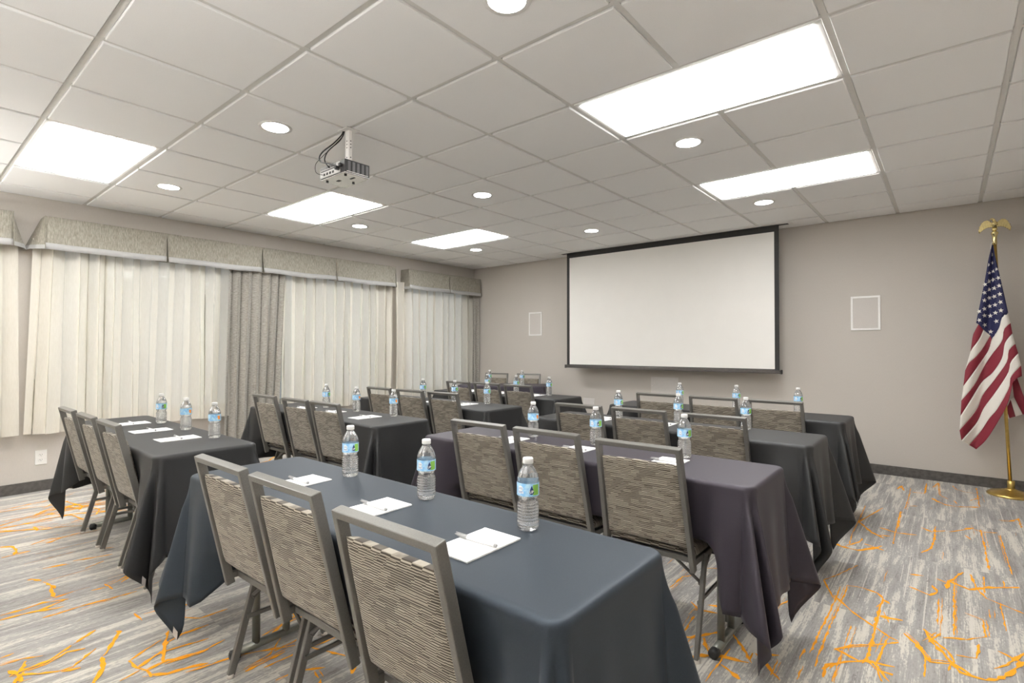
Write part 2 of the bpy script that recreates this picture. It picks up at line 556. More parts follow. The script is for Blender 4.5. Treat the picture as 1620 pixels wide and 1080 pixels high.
for a in range(len(xs) - 1):
    for b in range(len(ys) - 1):
        i = round((xs[a + 1] - GX0) / T) - 1 if a < len(xs) - 2 else round((xs[a] - GX0) / T)
        j = round((ys[b + 1] - GY0) / T) - 1 if b < len(ys) - 2 else round((ys[b] - GY0) / T)
        if light_cell(i, j):
            continue
        w_, d_ = xs[a + 1] - xs[a] - .032, ys[b + 1] - ys[b] - .032
        key = (round(w_, 3), round(d_, 3))
        if w_ < .03 or d_ < .03:
            continue
        if key not in tile_cache:
            t = MB().box(-w_ / 2, w_ / 2, -d_ / 2, d_ / 2, 0, .014, .003)
            t.box(-w_ / 2 - .010, w_ / 2 + .010, -d_ / 2 - .010, d_ / 2 + .010, .0135, .022)
            tile_cache[key] = t.mesh('ceiling_tile', M['tile'])
        put('ceiling_tile', tile_cache[key], ceiling, ((xs[a] + xs[a + 1]) / 2, (ys[b] + ys[b + 1]) / 2, H))

# lit panels (2 x 4 ft), each laid into two cells of the grid
pf = MB()
W2, D2 = T - .014, T / 2 - .014
for (x0, x1, y0, y1) in ((-W2, W2, -D2, -D2 + .024), (-W2, W2, D2 - .024, D2), (-W2, -W2 + .024, -D2, D2), (W2 - .024, W2, -D2, D2)):
    pf.box(x0, x1, y0, y1, 0, .03, .002)
pf_me = pf.mesh('panel_frame', M['white'])
pd_me = MB().box(-W2 + .026, W2 - .026, -D2 + .026, D2 - .026, -.006, .012, .002).mesh('panel_diffuser', M['panel'])
PANELS = []
names = {(-6, -4): 'large bright ceiling panel over the first row of tables beside the curtains', (-6, -1): 'ceiling panel in the window-side row, just beyond the projector',
         (-6, 2): 'smallest ceiling panel, farthest along the window-side row', (0, -1): 'largest ceiling panel, in the row away from the windows',
         (0, 2): 'ceiling panel near the top right corner of the projection screen', (0, -4): 'ceiling panel overhead above the nearest table, out of the picture',
         (-6, -7): 'ceiling panel at the back of the room, window side', (0, -7): 'ceiling panel at the back of the room, right side'}
for i in (-6, 0):
    for j in (-4, -1, 2):
        o = empty('ceiling_panel_light', (GX0 + (i + 1) * T, GY0 + (j + .5) * T, H + .004))
        put('panel_frame', pf_me, o); put('panel_diffuser', pd_me, o)
        tag(o, names[(i, j)], 'ceiling light', 'rectangular ceiling panel lights')
# recessed downlights
dt = MB().lathe([(.074, -.003), (.092, -.004), (.094, 0), (.094, .004), (.074, .004)], 32, close=False)
dt_me = dt.mesh('downlight_trim', M['white'])
dl_me = MB().lathe([(.0735, .001), (.0735, .006)], 32, smooth=False).mesh('downlight_lens', M['lamp'])
DN = {(-4.95, 1.51): 'small round downlight beside the large panel near the curtains', (-4.95, 3.34): 'round downlight beyond the window-side panel behind the projector', (-4.93, 5.16): 'farthest round downlight, in the corner by the curtains',
      (-3.115, 1.51): 'round downlight to the window side of the projector, same row', (-3.115, 3.34): 'round downlight in the middle of the ceiling beyond the projector', (-3.115, 5.16): 'round downlight in front of the screen, left half of the screen',
      (-1.29, 1.52): 'large round downlight cut off by the top of the picture', (-1.29, 3.34): 'round downlight between the two panels of the right-hand row', (-1.29, 5.16): 'round downlight close to the top right corner of the screen'}
for (x, y), lab in DN.items():
    o = empty('downlight', (x, y, H))
    put('downlight_trim', dt_me, o); put('downlight_lens', dl_me, o, (0, 0, -.004))
    tag(o, lab, 'ceiling light', 'recessed round downlights')

# two unseen uplighters by the back wall, added only to brighten the ceiling
def added_uplighter():
    o = empty('added_fill_lamp')
    MB().lathe([(.14, 0), (.14, .015), (.03, .025), (.012, .04)], 32).build('base', M['frame'], o)
    MB().tube([(0, 0, .03), (0, 0, 1.74)], .012, 12).build('pole', M['frame'], o)
    MB().lathe([(.02, 1.72), (.09, 1.76), (.15, 1.83), (.146, 1.83), (.085, 1.768), (.02, 1.73)], 32, close=False).build('shade', M['white'], o)
    MB().lathe([(.10, 1.780), (.10, 1.786)], 24).build('fill_disc', M['ceiling_fill'], o)
    return o
tor = added_uplighter()
for k, (x, y) in enumerate([(-5.2, -1.1), (-1.2, -1.1)]):
    o = tor if k == 0 else copy_tree(tor)
    o.location = (x, y, 0)
    tag(o, ('added unseen uplighter brightening the ceiling, back corner by the curtains', 'added unseen uplighter brightening the ceiling, at the back wall behind the camera')[k], 'floor lamp', 'added ceiling fill lights')

# ------------------------------------------------------------------ carpet pattern (flat orange yarn, inlaid)
STROKES = [[(-280,3123),(-265,3193),(-264,3253),(-291,3307),(-360,3330),(-427,3307)],[(-450,3271),(-448,3130),(-448,3012),(-452,2479)],[(-423,3304),(-419,3036),(-425,2768),(-420,2389)],[(-461,3135),(-402,3050),(-338,2966),(-273,2906),(-211,2840),(-176,2825)],[(-262,3239),(-233,3205)],[(-265,3164),(-267,2974),(-262,2742),(-265,2575),(-276,2537),(-377,2583)],[(-259,3032),(-217,3040),(-173,3052)],[(-247,3095),(-222,2986)],[(-211,2840),(-218,2768),(-227,2646),(-231,2565)],[(-390,2386),(-381,2430),(-331,2501),(-278,2555),(-235,2571),(-172,2586)],[(-380,2580),(-327,2656),(-242,2737),(-175,2814)],[(-264,2566),(-223,2516),(-204,2445)],[(-243,2574),(-184,2460)],[(-227,2522),(-175,2520)],[(-388,2425),(-381,2331)],[(-350,2842),(-350,2585)],[(-350,2585),(-350,2322)],[(-477,2399),(-473,2503)],[(-456,2252),(-453,2362)],[(-627,2334),(-572,2282),(-537,2237),(-502,2205)],[(-611,2307),(-583,2360)],[(-542,2345),(-540,2217)],[(-587,2346),(-546,2381)],[(-934,2238),(-872,2279),(-830,2348),(-787,2419)],[(-877,2056),(-842,2105),(-788,2179),(-724,2223),(-628,2245)],[(-741,2422),(-683,2349),(-628,2263),(-633,2328)],[(-717,2300),(-721,2014)],[(-713,2164),(-623,2113)],[(-835,2309),(-768,2196)],[(-999,2597),(-941,2545)],[(-915,2289),(-934,2470)],[(-958,2532),(-838,2577)],[(-916,2623),(-859,2642)],[(-1142,2680),(-1140,2853),(-1108,2898)],[(-619,4018),(-540,3935),(-445,3920),(-375,4025),(-336,4105)],[(-626,4465),(-579,4267),(-567,4088)],[(-503,4015),(-514,4265),(-515,4557),(-521,5067)],[(-519,4585),(-419,4372),(-338,4278)],[(-515,4557),(-407,5087)],[(-519,3953),(-453,4106),(-450,4185)],[(-427,4078),(-318,4025)],[(-366,4334),(-308,4356)],[(-382,4517),(-279,4461),(-173,4495)],[(-156,4705),(-95,4642),(-26,4727)],[(-80,4798),(-80,4466),(-93,4259),(-138,4130)],[(-295,5072),(-292,4681),(-285,4196)],[(162,4912),(169,4525),(169,4054)],[(259,4854),(263,4250),(264,4058)],[(-2,4719),(116,4902),(171,4863)],[(160,4854),(251,4902)],[(77,4703),(103,4619)],[(-173,3694),(-125,3715)],[(-59,3717),(-13,3686),(53,3919)],[(-17,3599),(-8,3724),(75,3659),(165,3767),(280,3863)],[(-169,3505),(-82,3450),(-52,3522),(-76,3600)],[(86,3909),(103,3715),(140,3589),(268,3497)],[(141,3918),(135,3661)],[(220,3914),(218,3811)],[(15,3778),(10,3035)],[(-47,3433),(-47,3106)],[(188,3569),(191,3232)],[(142,3446),(141,3339)],[(52,3330),(113,3289),(117,3113),(46,3020)],[(-27,2982),(46,3032)],[(-88,3001),(-63,2908),(-26,2833),(27,2706),(103,2708),(136,2744)],[(-162,2916),(-113,2845),(-66,2721),(8,2764),(66,2703)],[(-77,2896),(-35,3021)],[(-96,3017),(-56,2958)],[(-71,2945),(-12,2865),(8,2783),(-12,2692)],[(92,3015),(80,2872),(16,2848)],[(-81,2767),(-80,2582)],[(136,2744),(178,2832),(225,2964)],[(170,2898),(232,3048)],[(150,3000),(212,2952)],[(128,2826),(183,2910)],[(-116,5671),(-69,5565),(-24,5505),(52,5501),(181,5595)],[(-119,6117),(-83,6362),(-73,5987),(-67,5833),(-10,5729)],[(18,6301),(49,6155),(106,6104),(173,6095)],[(185,6336),(183,5949),(181,5608)],[(25,5700),(44,5603)],[(130,5787),(198,5962)],[(-274,5151),(-269,5456),(-270,5957)],[(-250,5276),(-197,5320)],[(-258,5801),(-166,5813),(-167,6255)],[(-283,4566),(-293,5058)],[(-360,5848),(-340,6003),(-314,5820)],[(285,5254),(341,5289),(396,5414)],[(387,5407),(387,5144)],[(74,4863),(130,4930)],[(-4644,493),(-4602,545),(-4494,553),(-4409,529),(-4402,475)],[(-4426,531),(-4411,605)],[(-4547,624),(-4595,705),(-4562,769),(-4591,894)],[(-4544,766),(-4506,692)],[(-4009,603),(-3984,707)],[(-4013,740),(-3986,821),(-3958,920)],[(-3821,760),(-3873,856)],[(-3877,521),(-3864,544),(-3807,567)],[(-3770,574),(-3672,596),(-3632,596),(-3673,584),(-3513,574)],[(-3499,574),(-3513,649)],[(-3461,370),(-3456,449),(-3473,524),(-3425,615)],[(-3403,364),(-3397,442),(-3384,500),(-3404,542),(-3431,610)],[(-3374,498),(-3342,583)],[(-3278,495),(-3281,654),(-3258,862)],[(-3494,779),(-3387,788)],[(-3459,785),(-3492,853),(-3653,1011)],[(-3451,712),(-3444,775)],[(-2997,784),(-2894,788)],[(-2955,810),(-2946,893),(-2923,951),(-2886,992)],[(-2923,951),(-2995,1015),(-3048,1069)],[(-3083,920),(-3064,1068)],[(-2905,549),(-2930,590),(-2954,627)],[(-2875,684),(-2854,693),(-2803,665),(-2683,596)],[(-2988,321),(-2996,363)],[(-2917,314),(-2916,381),(-2875,435)],[(-2848,332),(-2799,348),(-2716,351)],[(-2796,326),(-2806,349),(-2810,389),(-2817,450),(-2883,529)],[(-2799,348),(-2842,376),(-2881,383)],[(-2793,378),(-2790,432),(-2833,506),(-2810,561)],[(-2791,343),(-2735,401),(-2692,462),(-2687,499),(-2775,590)],[(-2679,460),(-2657,517)],[(-2563,654),(-2480,658),(-2430,680),(-2372,679)],[(-2557,653),(-2594,704),(-2636,788)],[(-2480,658),(-2531,757),(-2491,924)],[(-2453,739),(-2572,780),(-2697,833)],[(-2586,784),(-2619,865),(-2614,969)],[(-2435,677),(-2445,753),(-2418,816),(-2403,892)],[(-2433,592),(-2453,661)],[(-2392,675),(-2348,723),(-2331,781),(-2299,854)],[(-3447,842),(-3609,991)],[(-4115,916),(-4086,957)],[(-4992,700),(-4869,703)],[(-1917,1253),(-1837,1221),(-1794,1182)],[(-1920,1096),(-1868,1085)],[(-1980,974),(-1980,1045),(-1912,1139)],[(-2127,923),(-2138,1090)]]
rnd = random.Random(7)
RZ = 0.0
def ribbon(mb, pts, w):
    q = [Vector((p[0], p[1])) for p in pts]
    dense = []
    for a, b in zip(q, q[1:]):
        n = max(2, int((b - a).length / .022))
        dense += [a.lerp(b, k / n) for k in range(n)]
    dense.append(q[-1])
    e_ = q[-1] - q[0]; w = w * (.45 + .75 * abs(e_.x) / max(1e-6, e_.length) if q[0].x > -1.2 else .8)
    L = []; Rr = []
    for k, p in enumerate(dense):
        d = dense[min(k + 1, len(dense) - 1)] - dense[max(k - 1, 0)]
        if d.length < 1e-6:
            d = Vector((1, 0))
        d.normalize(); nn = Vector((-d.y, d.x))
        ww = w * (0.35 + 1.1 * rnd.random() ** 1.5) / 2
        if k in (0, len(dense) - 1):
            ww *= .45
        j = (rnd.random() - .5) * .005
        L.append((p.x + nn.x * (ww + j), p.y + nn.y * (ww + j), 0)); Rr.append((p.x - nn.x * (ww - j), p.y - nn.y * (ww - j), 0))
    global RZ
    RZ += .000004
    L = [(a, b, RZ) for a, b, c in L]; Rr = [(a, b, RZ) for a, b, c in Rr]
    n = len(L)
    mb.add(L + Rr, [[i, i + 1, n + i + 1, n + i] for i in range(n - 1)])
pat = MB()
for s in STROKES:
    ln = sum(math.dist(a, b) for a, b in zip(s, s[1:])) / 1000
    ribbon(pat, [(a / 1000, b / 1000) for a, b in s], .011 + .012 * rnd.random())
    if rnd.random() < .45:                                            # a broken second thread beside the first
        ox_, oy_ = rnd.uniform(-.02, .02), rnd.uniform(-.02, .02)
        ribbon(pat, [(a / 1000 + ox_, b / 1000 + oy_) for a, b in s[:max(2, len(s) - 1)]], .006)
# the same kind of crackle where the tables hide the floor and behind the camera
def crackle(cx, cy):
    for _ in range(rnd.randint(5, 8)):
        x, y = cx + rnd.gauss(0, .18), cy + rnd.gauss(0, .28)
        a = rnd.choice([PI / 2, PI / 2, rnd.random() * PI])
        pts = [(x, y)]
        for _k in range(rnd.randint(2, 4)):
            a += rnd.gauss(0, .45)
            st = .08 + .16 * rnd.random()
            x += math.cos(a) * st; y += math.sin(a) * st
            pts.append((x, y))
        pts = [p for p in pts if XL + .05 < p[0] < XR - .05 and YB + .05 < p[1] < YF - .05]
        if len(pts) > 1:
            ribbon(pat, pts, .010 + .010 * rnd.random())
for _k in range(46):
    x = rnd.uniform(-5.9, .4); y = rnd.uniform(YB + .2, 6.1)
    if x > -.55 and y > 2.0 or (x < -2.3 and y < 1.3 and -5.1 < x):
        continue
    crackle(x, y)
for _k in range(7):
    crackle(rnd.uniform(-5.9, -4.9), rnd.uniform(.6, 2.2))
for _k in range(170):                                                 # stray single threads along the streaks
    x, y = rnd.uniform(-5.9, .5), rnd.uniform(YB + .2, 6.0)
    if x < -2.3 and rnd.random() < .5:
        x, y = rnd.uniform(-5.8, -2.4), rnd.uniform(.2, 2.2)
    ribbon(pat, [(x, y), (x + rnd.uniform(-.015, .015), y + rnd.uniform(.06, .35))], rnd.uniform(.003, .006) if x > -1.2 else .0045)
po = pat.build('carpet_motif', M['orange'], floor, loc=(0, 0, .0012), kind='stuff')
# ------------------------------------------------------------------ curtains and valances on the window wall
def curtain(name, y0, y1, z0, z1, folds, amp, x, mat, seed, lean0=0.0, lean1=0.0, label=None, group=None):
    """A pleated hanging: rounded folds that wander a little on the way down; lean0/lean1 spread the hem at each side."""
    r = random.Random(seed)
    n = folds * 10 + 1
    ph = [r.uniform(-.25, .25) for _ in range(folds + 2)]
    am = [r.uniform(.65, 1.15) for _ in range(folds + 2)]
    dr = [r.uniform(-.35, .35) for _ in range(folds + 2)]
    P = []
    rows = 22
    for k in range(rows + 1):
        t = k / rows
        z = lerp(z1, z0, t)
        row = []
        for i in range(n):
            u = i / (n - 1)
            q = u * folds
            f = int(min(folds - 1e-6, q)); fr = q - f
            a = lerp(am[f], am[f + 1], fr); p_ = lerp(ph[f], ph[f + 1], fr); d_ = lerp(dr[f], dr[f + 1], fr)
            th = 2 * PI * (q + p_ * .6 + d_ * t * .6)
            s = math.cos(th)
            s = math.tanh(1.1 * s) / math.tanh(1.1)
            wid = lerp(.85, 1.05, t)
            xx = x + amp * a * wid * s + .006 * math.sin(3.1 * q + 5 * t)
            yy = lerp(y0, y1, u) - .34 * amp * a * math.sin(2 * th) + lerp(lean0, lean1, u) * t
            zz = z + (.006 * math.sin(q * 2.2 + seed) + .004 * s) * t * t
            row.append((xx, yy, zz))
        P.append(row)
    m = MB().grid(P)
    o = m.build(name, mat, solid=None)
    return tag(o, label, 'curtain', group)

XC = XL + .090
curtain('cream_curtain', -.95, .735, .520, 2.22, 11, .040, XC, M['curtain'], 1, 0, .02, 'pale cream pleated curtain at the picture edge, nearest the camera', 'cream curtains')
curtain('cream_curtain', .845, 2.45, .515, 2.22, 11, .044, XC, M['curtain'], 2, -.05, 0, 'wide cream pleated curtain left of the grey drape, above the wall outlet', 'cream curtains')
curtain('cream_curtain', 3.04, 4.665, .505, 2.22, 12, .042, XC, M['curtain'], 3, 0, -.02, 'cream pleated curtain between the grey drape and the next valance', 'cream curtains')
curtain('cream_curtain', 4.72, 6.33, .505, 2.22, 11, .040, XC, M['curtain'], 5, 0, 0, 'cream pleated curtain under the short valance next to the room corner', 'cream curtains')
curtain('grey_drape', 2.41, 3.07, .04, 2.22, 6, .046, XL + .150, M['drape'], 4, -.03, -.10, 'floor-length slubbed grey-taupe drape between two cream curtains', 'grey drapes')
curtain('grey_drape', 6.27, 6.41, .04, 2.22, 2, .022, XL + .14, M['drape'], 6, 0, 0, 'narrow grey-taupe drape in the far corner of the room', 'grey drapes')

ZT, ZB = 2.415, 2.130
XV = XL + .185
def valance(name, bounds, label, flare_left=.115, flare_right=.10):
    """Board-mounted box-pleat valance: flat panels, a pleat at every joint, a satin band along the hem, flared returns."""
    root = empty(name, (XL, (bounds[0] + bounds[-1]) / 2, ZB))
    ox, oy, oz = root.location
    r = random.Random(len(bounds))
    def P(x, y, z):
        return (x - ox, y - oy, z - oz)
    y0, y1 = bounds[0], bounds[-1]
    MB().box(0, .175, y0 - oy + .005, y1 - oy - .005, ZT - oz - .02, ZT - oz, .003).build('mounting_board', M['valance'], root)
    def front(a, b, z, u, off=0.0):
        t = (ZT - z) / (ZT - ZB)
        y = lerp(a, b, u)
        edge = min(u, 1 - u) * (b - a)
        tuck = .016 * (1 - sstep(0, .022, edge)) * sstep(0.0, .5, t)
        x = XV + .026 * t + .006 * t * math.sin(6 * u + a * 3) - tuck + off
        spread = .012 * t
        y += lerp(spread if a != y0 else 0, -spread if b != y1 else 0, u)
        return P(x, y, z - (.008 * math.sin(PI * u) + .003 * math.sin(9 * u + a)) * t * t)
    for a, b in zip(bounds, bounds[1:]):
        us = [0, .004, .012, .025] + [k / 20 for k in range(1, 20)] + [.975, .988, .996, 1]
        zs = [lerp(ZT, ZB, k / 8) for k in range(9)]
        MB().grid([[front(a, b, z, u) for u in us] for z in zs]).build('valance_panel', M['valance'], root, solid=.005)
        MB().grid([[front(a, b, z, u, .0045) for u in us] for z in (ZB + .052, ZB + .03, ZB - .002)]).build('satin_band', M['band'], root, solid=.003)
    for y in bounds[1:-1]:                                            # the folded-in cloth behind each joint
        g = []
        for z in (ZT, (ZT + ZB) / 2, ZB - .006):
            t = (ZT - z) / (ZT - ZB)
            g.append([P(XV + .02 * t - .030, y - .10, z), P(XV + .02 * t - .040, y, z), P(XV + .02 * t - .030, y + .10, z)])
        MB().grid(g, smooth=False).build('inner_pleat', M['valance'], root, solid=.004)
    for sgn, yy, on in ((-1, y0, flare_left), (1, y1, flare_right)):
        offs = [(0, 1.0), (.25, .92), (.5, .70), (.52, .82), (.75, .45), (.92, .12), (1.0, 0.0)]   # a pleat half-way, flaring towards the wall
        g = []; band = []
        for z in [lerp(ZT, ZB - .004, i / 8) for i in range(9)]:
            t = (ZT - z) / (ZT - ZB)
            row = [P(lerp(XL + .003, XV + .026 * t, u), yy + sgn * on * t * q, z - .006 * (1 - u) * t) for u, q in offs]
            g.append(row)
            if t > .80:
                band.append([(p[0], p[1] + sgn * .004, p[2]) for p in row])
        MB().grid(g, smooth=False).build('end_return', M['valance'], root, solid=.004)
        MB().grid(band, smooth=False).build('satin_band', M['band'], root, solid=.003)
    return tag(root, label, 'valance', 'pleated window valances')
valance('window_valance', [-1.15, -.22, .70], 'end of a beige valance cut off by the picture edge')
valance('window_valance', [.90, 1.828, 2.78, 3.725, 4.66], 'longest streaked beige valance with four panels above the grey drape', .115, .02)
valance('window_valance', [4.90, 5.715, 6.42], 'short beige two-panel valance beside the room corner', .02, .02)

# ------------------------------------------------------------------ wall fittings
o = empty('projection_screen', ((SCR_X0 + SCR_X1) / 2, SCR_Y, 1.0))
ox, oz = o.location.x, o.location.z
z1s, z0s = 2.528, 1.036
x0w, x1w = -4.094, -1.446
MB().box(x0w - ox, x1w - ox, -.002, .002, z0s - oz, z1s - oz).build('viewing_surface', M['screen'], o)
m = MB()
for (a, b, c, d) in ((SCR_X0, x0w, 1.0, H), (x1w, SCR_X1, 1.0, H), (x0w, x1w, z1s, H), (x0w, x1w, 1.0, z0s)):
    m.box(a - ox, b - ox, -.002, .002, c - oz, d - oz)
m.build('black_border', M['black'], o)
b = MB().box(SCR_X0 - .024 - ox, SCR_X1 + .022 - ox, -.022, .022, -.012, .026, .006, seg=2)
b.build('weight_bar', M['bar'], o)
for sx in (SCR_X0 - .026, SCR_X1 + .014):
    MB().box(sx - ox, sx + .012 - ox, -.026, .026, -.016, .03, .003).build('bar_end_cap', M['black'], o)
tag(o, 'large white pull-down projection screen with black border on the front wall', 'screen')
o = empty('screen_housing', ((SCR_X0 + SCR_X1) / 2, SCR_Y, H))
MB().box(-1.50, 1.50, -.075, .075, -.003, .006, .002).build('trim_plate', M['white'], o)
MB().box(-1.46, 1.46, -.020, .045, -.0045, -.0025).build('slot', M['slot'], o)
tag(o, 'white ceiling slot the projection screen drops from', 'screen housing')

def wall_speaker(x0, x1, z0, z1, label):
    o = empty('wall_speaker', ((x0 + x1) / 2, YF, (z0 + z1) / 2))
    w, h = (x1 - x0) / 2, (z1 - z0) / 2
    f = MB(); t = .020
    for (a, b, c, d) in ((-w, w, h - t, h), (-w, w, -h, -h + t), (-w, -w + t, -h + t, h - t), (w - t, w, -h + t, h - t)):
        f.box(a, b, -.010, 0, c, d, .002)
    f.build('frame', M['white'], o)
    MB().box(-w + t, w - t, -.006, 0, -h + t, h - t).build('grille', M['grille'], o)
    tag(o, label, 'speaker', 'flush wall speakers')
wall_speaker(-5.019, -4.768, 1.454, 1.815, 'small white-framed flush speaker between corner curtain and screen')
wall_speaker(-.778, -.524, 1.448, 1.798, 'white-framed flush speaker between the screen and the flag')
def plate(x0, x1, z0, z1, label):
    m = MB().box(x0, x1, YF - .006, YF, z0, z1, .002)
    o = empty('wall_plate', ((x0 + x1) / 2, YF, (z0 + z1) / 2))
    MB().box((x0 - x1) / 2, (x1 - x0) / 2, -.006, 0, (z0 - z1) / 2, (z1 - z0) / 2, .002).build('cover', M['plate'], o)
    for sx in (-1, 1):
        MB().lathe([(.004, -.0015), (.0045, .0)], 10, mat=Matrix.Translation((sx * ((x1 - x0) / 2 - .018), -.006, 0)) @ Matrix.Rotation(R(90), 4, 'X')).build('screw', M['white'], o)
    tag(o, label, 'wall plate')
plate(-2.997, -2.63, .66, .89, 'pale rectangular cover plate on the wall below the screen')
plate(-4.035, -3.850, .42, .55, 'low pale cover plate on the front wall beside the far table')

o = empty('wall_outlet', (XL, .915, .2965))
m = MB().box(0, .006, -.041, .041, -.063, .063, .002)
m.build('cover_plate', M['plastic_white'], o)
for dz in (.022, -.022):
    s = MB().box(.0055, .008, -.018, .018, dz - .015, dz + .015, .002).build('socket', M['plastic_white'], o)
    h = MB()
    for dy in (-.007, .007):
        h.box(.0075, .0083, dy - .0014, dy + .0014, dz - .002, dz + .007)
    h.lathe([(.0025, 0), (.0025, .0005)], 8, mat=Matrix.Translation((.0078, 0, dz - .008)) @ Matrix.Rotation(R(90), 4, 'Y'))
    h.build('socket_holes', M['outlet_dark'], s)
tag(o, 'white double power outlet low on the wall under the cream curtain', 'outlet')

# ------------------------------------------------------------------ ceiling projector
o = empty('ceiling_projector', (-2.855, 1.82, 2.30))
bw, bd, bh = .134, .086, .085
body = MB().box(-bw, bw, -bd, bd, .006, bh, .004)
body.build('body', M['proj_dark'], o)
MB().box(-bw - .001, bw + .001, -bd - .001, bd + .001, 0, .009, .003).build('bottom_plate', M['chrome'], o)
d = MB()
d.box(-.05, -.02, -.03, -.012, -.0012, .001); d.box(.05, .095, .0, .012, -.0012, .001)
for sx, sy in ((-1, -1), (1, -1), (0, 1)):
    d.lathe([(.008, -.006), (.008, .002)], 12, c=(sx * .10, sy * .06, 0))
d.build('foot_pads', M['rubber'], o)
for k in range(5):                                                   # vent louvres on the side towards the room
    y = -bd + .020 + k * .031
    MB().box(bw - .001, bw + .003, y, y + .017, .018, bh - .010, .001).build('louvre', M['proj_grey'], o)
MB().box(bw - .001, bw + .004, -bd + .01, bd - .012, .010, .0155, .001).build('silver_strip', M['chrome'], o)
bp = MB().box(-bw + .004, .085, -bd - .005, -bd + .002, .012, .078, .002).build('connector_panel', M['proj_pale'], o)
vv = MB()
for k in range(13):
    vv.box(-bw + .012 + k * .0135, -bw + .018 + k * .0135, -bd - .007, -bd - .004, .058, .074)
vv.build('vent_slots', M['proj_grey'], bp)
pp = MB()
pp.box(-.118, .055, -bd - .0065, -bd - .004, .048, .053)
for k in range(4):
    pp.box(-.09 + k * .032, -.072 + k * .032, -bd - .007, -bd - .004, .022, .036, .001)
pp.build('ports', M['black'], bp)
plg = MB()
plg.box(.066, .086, -bd - .030, -bd - .002, .024, .046, .003); plg.box(.094, .110, -bd - .022, -bd, .040, .060, .003)
plg.build('plug', M['proj_dark'], bp)
MB().lathe([(.030, 0), (.030, .018), (.026, .022), (.022, .016)], 24, mat=Matrix.Translation((-.06, bd, .043)) @ Matrix.Rotation(R(-90), 4, 'X')).build('lens', M['proj_dark'], o)
mt = MB()
mt.box(.020, .060, -.012, .012, bh + .012, H - 2.30 - .001, .003)
mt.box(-.02, .10, -.05, .05, bh, bh + .014, .003)
mt.box(-.01, .09, -.045, .045, H - 2.30 - .006, H - 2.30 - .0005, .002)
mount = mt.build('mount_post', M['white'], o)
hh = MB()
for z in (.11, .13, .19, .21, .23):
    hh.lathe([(.004, 0), (.004, .001)], 10, mat=Matrix.Translation((.0605, 0, z)) @ Matrix.Rotation(R(90), 4, 'Y'))
    hh.lathe([(.004, 0), (.004, .001)], 10, mat=Matrix.Translation((.04, -.0125, z)) @ Matrix.Rotation(R(90), 4, 'X'))
hh.build('bolt_holes', M['slot'], mount)
for pts, r_ in (([(.012, -.02, .298), (.008, -.03, .27), (-.03, -.06, .22), (-.085, -.10, .17), (-.10, -.115, .13), (-.075, -.115, .10), (.0, -.105, .075), (.07, -.10, .045)], .0042),
                ([(.018, -.016, .298), (.016, -.028, .26), (-.01, -.055, .215), (-.045, -.09, .165), (-.055, -.105, .12), (-.05, -.10, .09), (-.02, -.095, .06)], .0036),
                ([(.020, -.018, .298), (.01, -.035, .24), (-.03, -.08, .18), (-.07, -.115, .13), (-.115, -.13, .09), (-.125, -.12, .045), (-.09, -.096, .028)], .0018)):
    dense = []
    V = [Vector(p) for p in pts]
    for i in range(len(V) - 1):
        p0, p1, p2, p3 = V[max(i - 1, 0)], V[i], V[i + 1], V[min(i + 2, len(V) - 1)]
        for k in range(6):
            t = k / 6
            dense.append(.5 * ((2 * p1) + (p2 - p0) * t + (2 * p0 - 5 * p1 + 4 * p2 - p3) * t * t + (3 * p1 - p0 - 3 * p2 + p3) * t ** 3))
    dense.append(V[-1])
    MB().tube(dense, r_, 8).build('cable', M['cable'], o)
tag(o, 'small black and silver projector hanging from the ceiling on a white post', 'projector')
# ------------------------------------------------------------------ tables and cloths
TH = .742
def make_table(Lx, Ly, legx):
    root = empty('folding_table')
    MB().box(-Lx / 2, Lx / 2, -Ly / 2, Ly / 2, TH - .024, TH, .004).build('tabletop', M['laminate'], root)
    for sx in (-1, 1):
        x = sx * legx
        leg = MB()
        for yy in (-.055, .075):
            leg.tube([(x, yy + .01, TH - .024), (x, yy + .01, .035)], .016, 10)
        leg.tube([(x, -.045, TH - .10), (x, .085, TH - .10)], .010, 8)
        lg = leg.build('leg', M['table_metal'], root)
        ft = MB().tube([(x, -.120, .028), (x, .220, .028)], .017, 12).build('foot_bar', M['table_metal'], lg)
        for y0, y1 in ((-.150, -.114), (.214, .250)):
            MB().lathe([(.012, 0), (.021, .006), (.021, .036)], 14, mat=Matrix.Translation((x, y0 if y1 < 0 else y1, .0225)) @ Matrix.Rotation(R(-90 if y1 < 0 else 90), 4, 'X')).build('rubber_cap', M['rubber'], lg)
    return root

